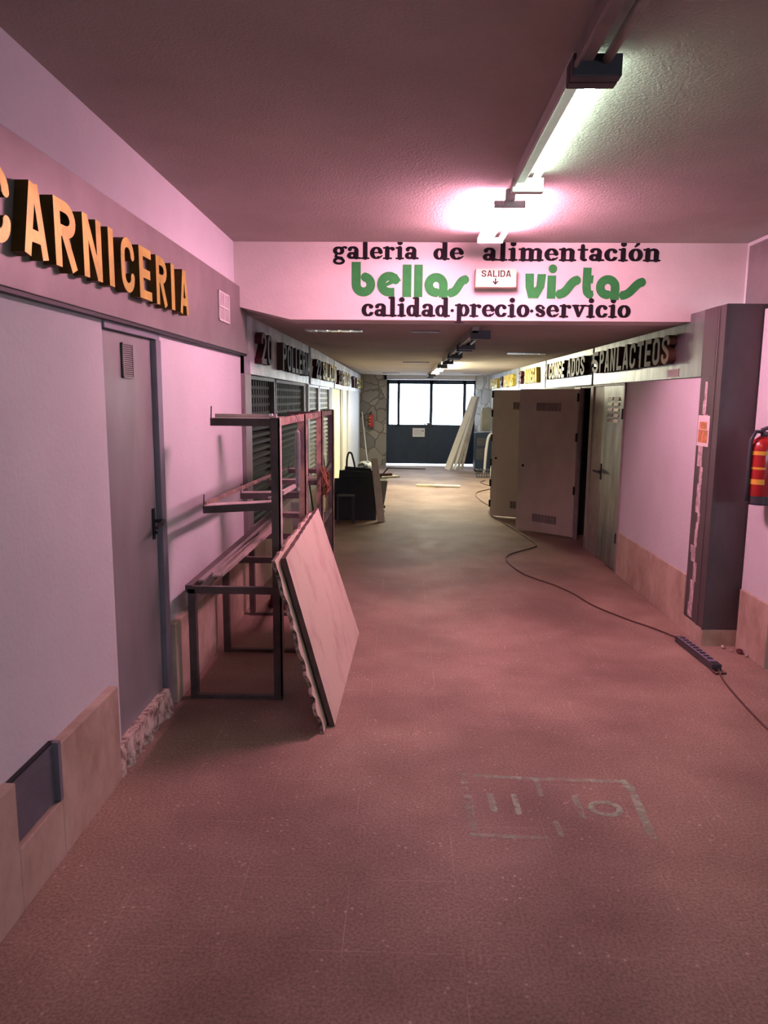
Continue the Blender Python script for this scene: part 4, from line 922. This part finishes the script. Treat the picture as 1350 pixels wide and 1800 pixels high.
m = MB(); m.bar((-.34, 10.9, .535), (-.22, 11.05, .67), .016, .016); tag(m.build('iron_bar', M_black), 'short black bar sticking up from the boards on the tub', 'bar')
m = MB(); m.tube(smooth_path([(-.90, 11.87, .0), (-.905, 11.87, .62), (-.885, 11.87, .80), (-.85, 11.87, .83), (-.815, 11.87, .78), (-.76, 11.87, .50), (-.74, 11.87, .0)]), .016, 8)
tag(m.build('tube_handle', M_black, smooth=True), 'bent black tube handle rising behind the black boards', 'handle')
o = thing('dark_crate', 'low dark crate behind the black boards', 'crate', (-.8, 12.1, 0))
m = MB(); m.box((-.98, 11.96, 0), (-.48, 12.4, .50)); m.build('body', M_darkmetal, o, bevel=.01); MB().box((-1.0, 11.94, .46), (-.46, 12.42, .51)).build('rim', M_black, o)
random.seed(17); m = MB(); V = []
for j in range(8):
    for i in range(14):
        ph = math.pi * j / 7; a = 2 * math.pi * i / 14; q = random.uniform(.88, 1.12)
        V.append((-.62 + .12 * q * math.sin(ph) * math.cos(a), 12.15 + .14 * q * math.sin(ph) * math.sin(a), .60 + .075 * math.cos(ph) * (q if j not in (0, 7) else 1)))
m.add(V, [(j * 14 + i, j * 14 + (i + 1) % 14, (j + 1) * 14 + (i + 1) % 14, (j + 1) * 14 + i) for j in range(7) for i in range(14)])
M_patbag = mat('printed_bag', (0.62, 0.68, 0.74), 0.5, col2=(0.08, 0.09, 0.12), scale=14, lo=0.42, hi=0.48)
tag(m.build('printed_bag', M_patbag, smooth=True), 'crumpled white printed bag on top of the dark crate', 'bag')
m = MB(); m.hexa([(-1.12, 10.6, .0), (-.93, 10.6, 0), (-.93, 10.62, 0), (-1.12, 10.62, 0), (-1.14, 10.9, .62), (-1.10, 10.9, 1.15), (-1.10, 10.92, 1.15), (-1.14, 10.92, .62)])
tag(m.build('cream_offcut', M_yellowpanel), 'pale triangular offcut leaning left of the black boards', 'board')
m = MB(); m.tube([(-.985, 10.2, .01), (-1.16, 10.5, 1.10)], .008, 6); tag(m.build('iron_bar', M_black), 'thin black rod leaning at the stall beside the yellow panel', 'rod')
m = MB(); m.tube([(-1.0, 8.6, .02), (-1.13, 8.75, .80)], .010, 6); tag(m.build('iron_bar', M_black), 'thin black rod leaning on the dark shutter behind the rack', 'rod')
m = MB(); m.tube([(-.86, 18.2, .0), (-1.05, 18.8, 1.35)], .014, 6); tag(m.build('pole', M_plank), 'thin pale pole leaning in the corner by the far stone wall', 'pole')

# ================================================================== FAR END
for i in range(5):
    xb = .99 + i * .092; xt = 1.70 + i * .030; yb = 17.62 + i * .05
    m = MB(); bw = .13 if i == 0 else .065
    m.bar((xb + .06, yb, .035), (xt, 18.20 + i * .05, 1.76), bw, .026, up=(0, -1, .4))
    tag(m.build('leaning_plank', M_plank if i in (0, 2) else M_greyplank), ['leftmost and whitest plank leaning by the entrance door', 'second leaning plank from the left by the entrance', 'middle plank of those leaning by the entrance', 'fourth leaning plank from the left by the entrance', 'rightmost plank of those leaning by the entrance'][i], 'plank', 'planks leaning by the entrance')
m = MB(); m.bar((.27, 14.44, .02), (.75, 14.38, .02), .12, .03); tag(m.build('floor_board', M_wood), 'left pale board lying on the corridor floor', 'board', 'boards on the floor')
m = MB(); m.bar((.62, 14.33, .035), (1.12, 14.37, .02), .12, .025); tag(m.build('floor_board', M_plank), 'right pale board lying on the corridor floor', 'board', 'boards on the floor')
m = MB(); m.bar((-.35, 18.0, .015), (.55, 17.9, .015), .03, .02); tag(m.build('floor_strip', M_black), 'thin dark strip on the floor before the entrance door', 'strip')
o = thing('dark_machine', 'dark appliance standing in the corner right of the leaning planks', 'appliance', (1.78, 17.7, 0))
MB().box((1.68, 17.40, .03), (2.09, 17.80, .92)).build('body', M_blue, o, bevel=.015)
m = MB(); m.box((1.72, 17.39, .30), (1.88, 17.402, .55)); m.box((1.72, 17.39, .62), (2.0, 17.402, .80)); m.build('panel', M_darkcap, o)
MB().box((1.90, 17.38, .22), (1.93, 17.40, .58)).build('handle', M_plastic, o)
for sx in (1.71, 2.04):
    for sy in (17.43, 17.74): MB().box((sx, sy, 0), (sx + .03, sy + .03, .04)).build('foot', M_black, o)
o = thing('junction_box', 'grey electric box on the stone wall above the dark appliance', 'box', (1.95, 18.0, 1.15))
MB().box((1.88, 17.93, .94), (2.10, 18.09, 1.50)).build('body', M_plastic, o, bevel=.008)
MB().tube([(1.86, 18.0, .80), (1.86, 18.0, 1.42)], .016, 8).build('conduit', M_whitemetal, o)
m = MB(); m.tube(smooth_path([(1.86, 16.9, 0), (1.88, 16.9, .4), (1.91, 16.9, .75), (1.96, 16.9, .90), (2.06, 16.9, .93)]), .028, 8)
tag(m.build('bent_tube', M_plank, smooth=True), 'bent white tube standing behind the lighter open door', 'tube')
m = MB(); m.hexa([(1.93, 16.4, 0), (2.05, 16.4, 0), (2.05, 16.43, 0), (1.93, 16.43, 0), (2.03, 16.8, .84), (2.09, 16.8, .86), (2.09, 16.83, .86), (2.03, 16.83, .84)])
tag(m.build('white_board', M_plank), 'narrow white board leaning behind the lighter open door', 'board')
m = MB(); x0, x1, ya, yb = 1.62, 1.90, 16.2, 16.55
for q in range(6):
    f_ = q / 5
    m.tube([(x0 + (x1 - x0) * f_, ya, .012), (x0 + (x1 - x0) * f_, ya, .16), (x0 + (x1 - x0) * f_, yb, .16)], .008, 5)
for z_ in (.012, .085, .16): m.tube([(x0, yb, z_), (x0, ya, z_), (x1, ya, z_), (x1, yb, z_)], .009, 5)
tag(m.build('wire_basket', M_darkcap), 'low wire basket on the floor before the white board', 'basket')
o = thing('notice', 'white paper notice on the blue entrance door', 'notice', (.4, YE + .05, .85))
MB().box((.235, YE + .050, .735), (.545, YE + .054, .955)).build('sheet', M_paper, o)
m = MB()
for i in range(5): m.box((.27, YE + .0492, .905 - i * .028), (.46 + .02 * (i % 2), YE + .0500, .909 - i * .028))
m.box((.475, YE + .0492, .865), (.515, YE + .05, .905)); m.build('print', M_plastic, o)

for o in bpy.data.objects:
    if '_o' in o: del o['_o']
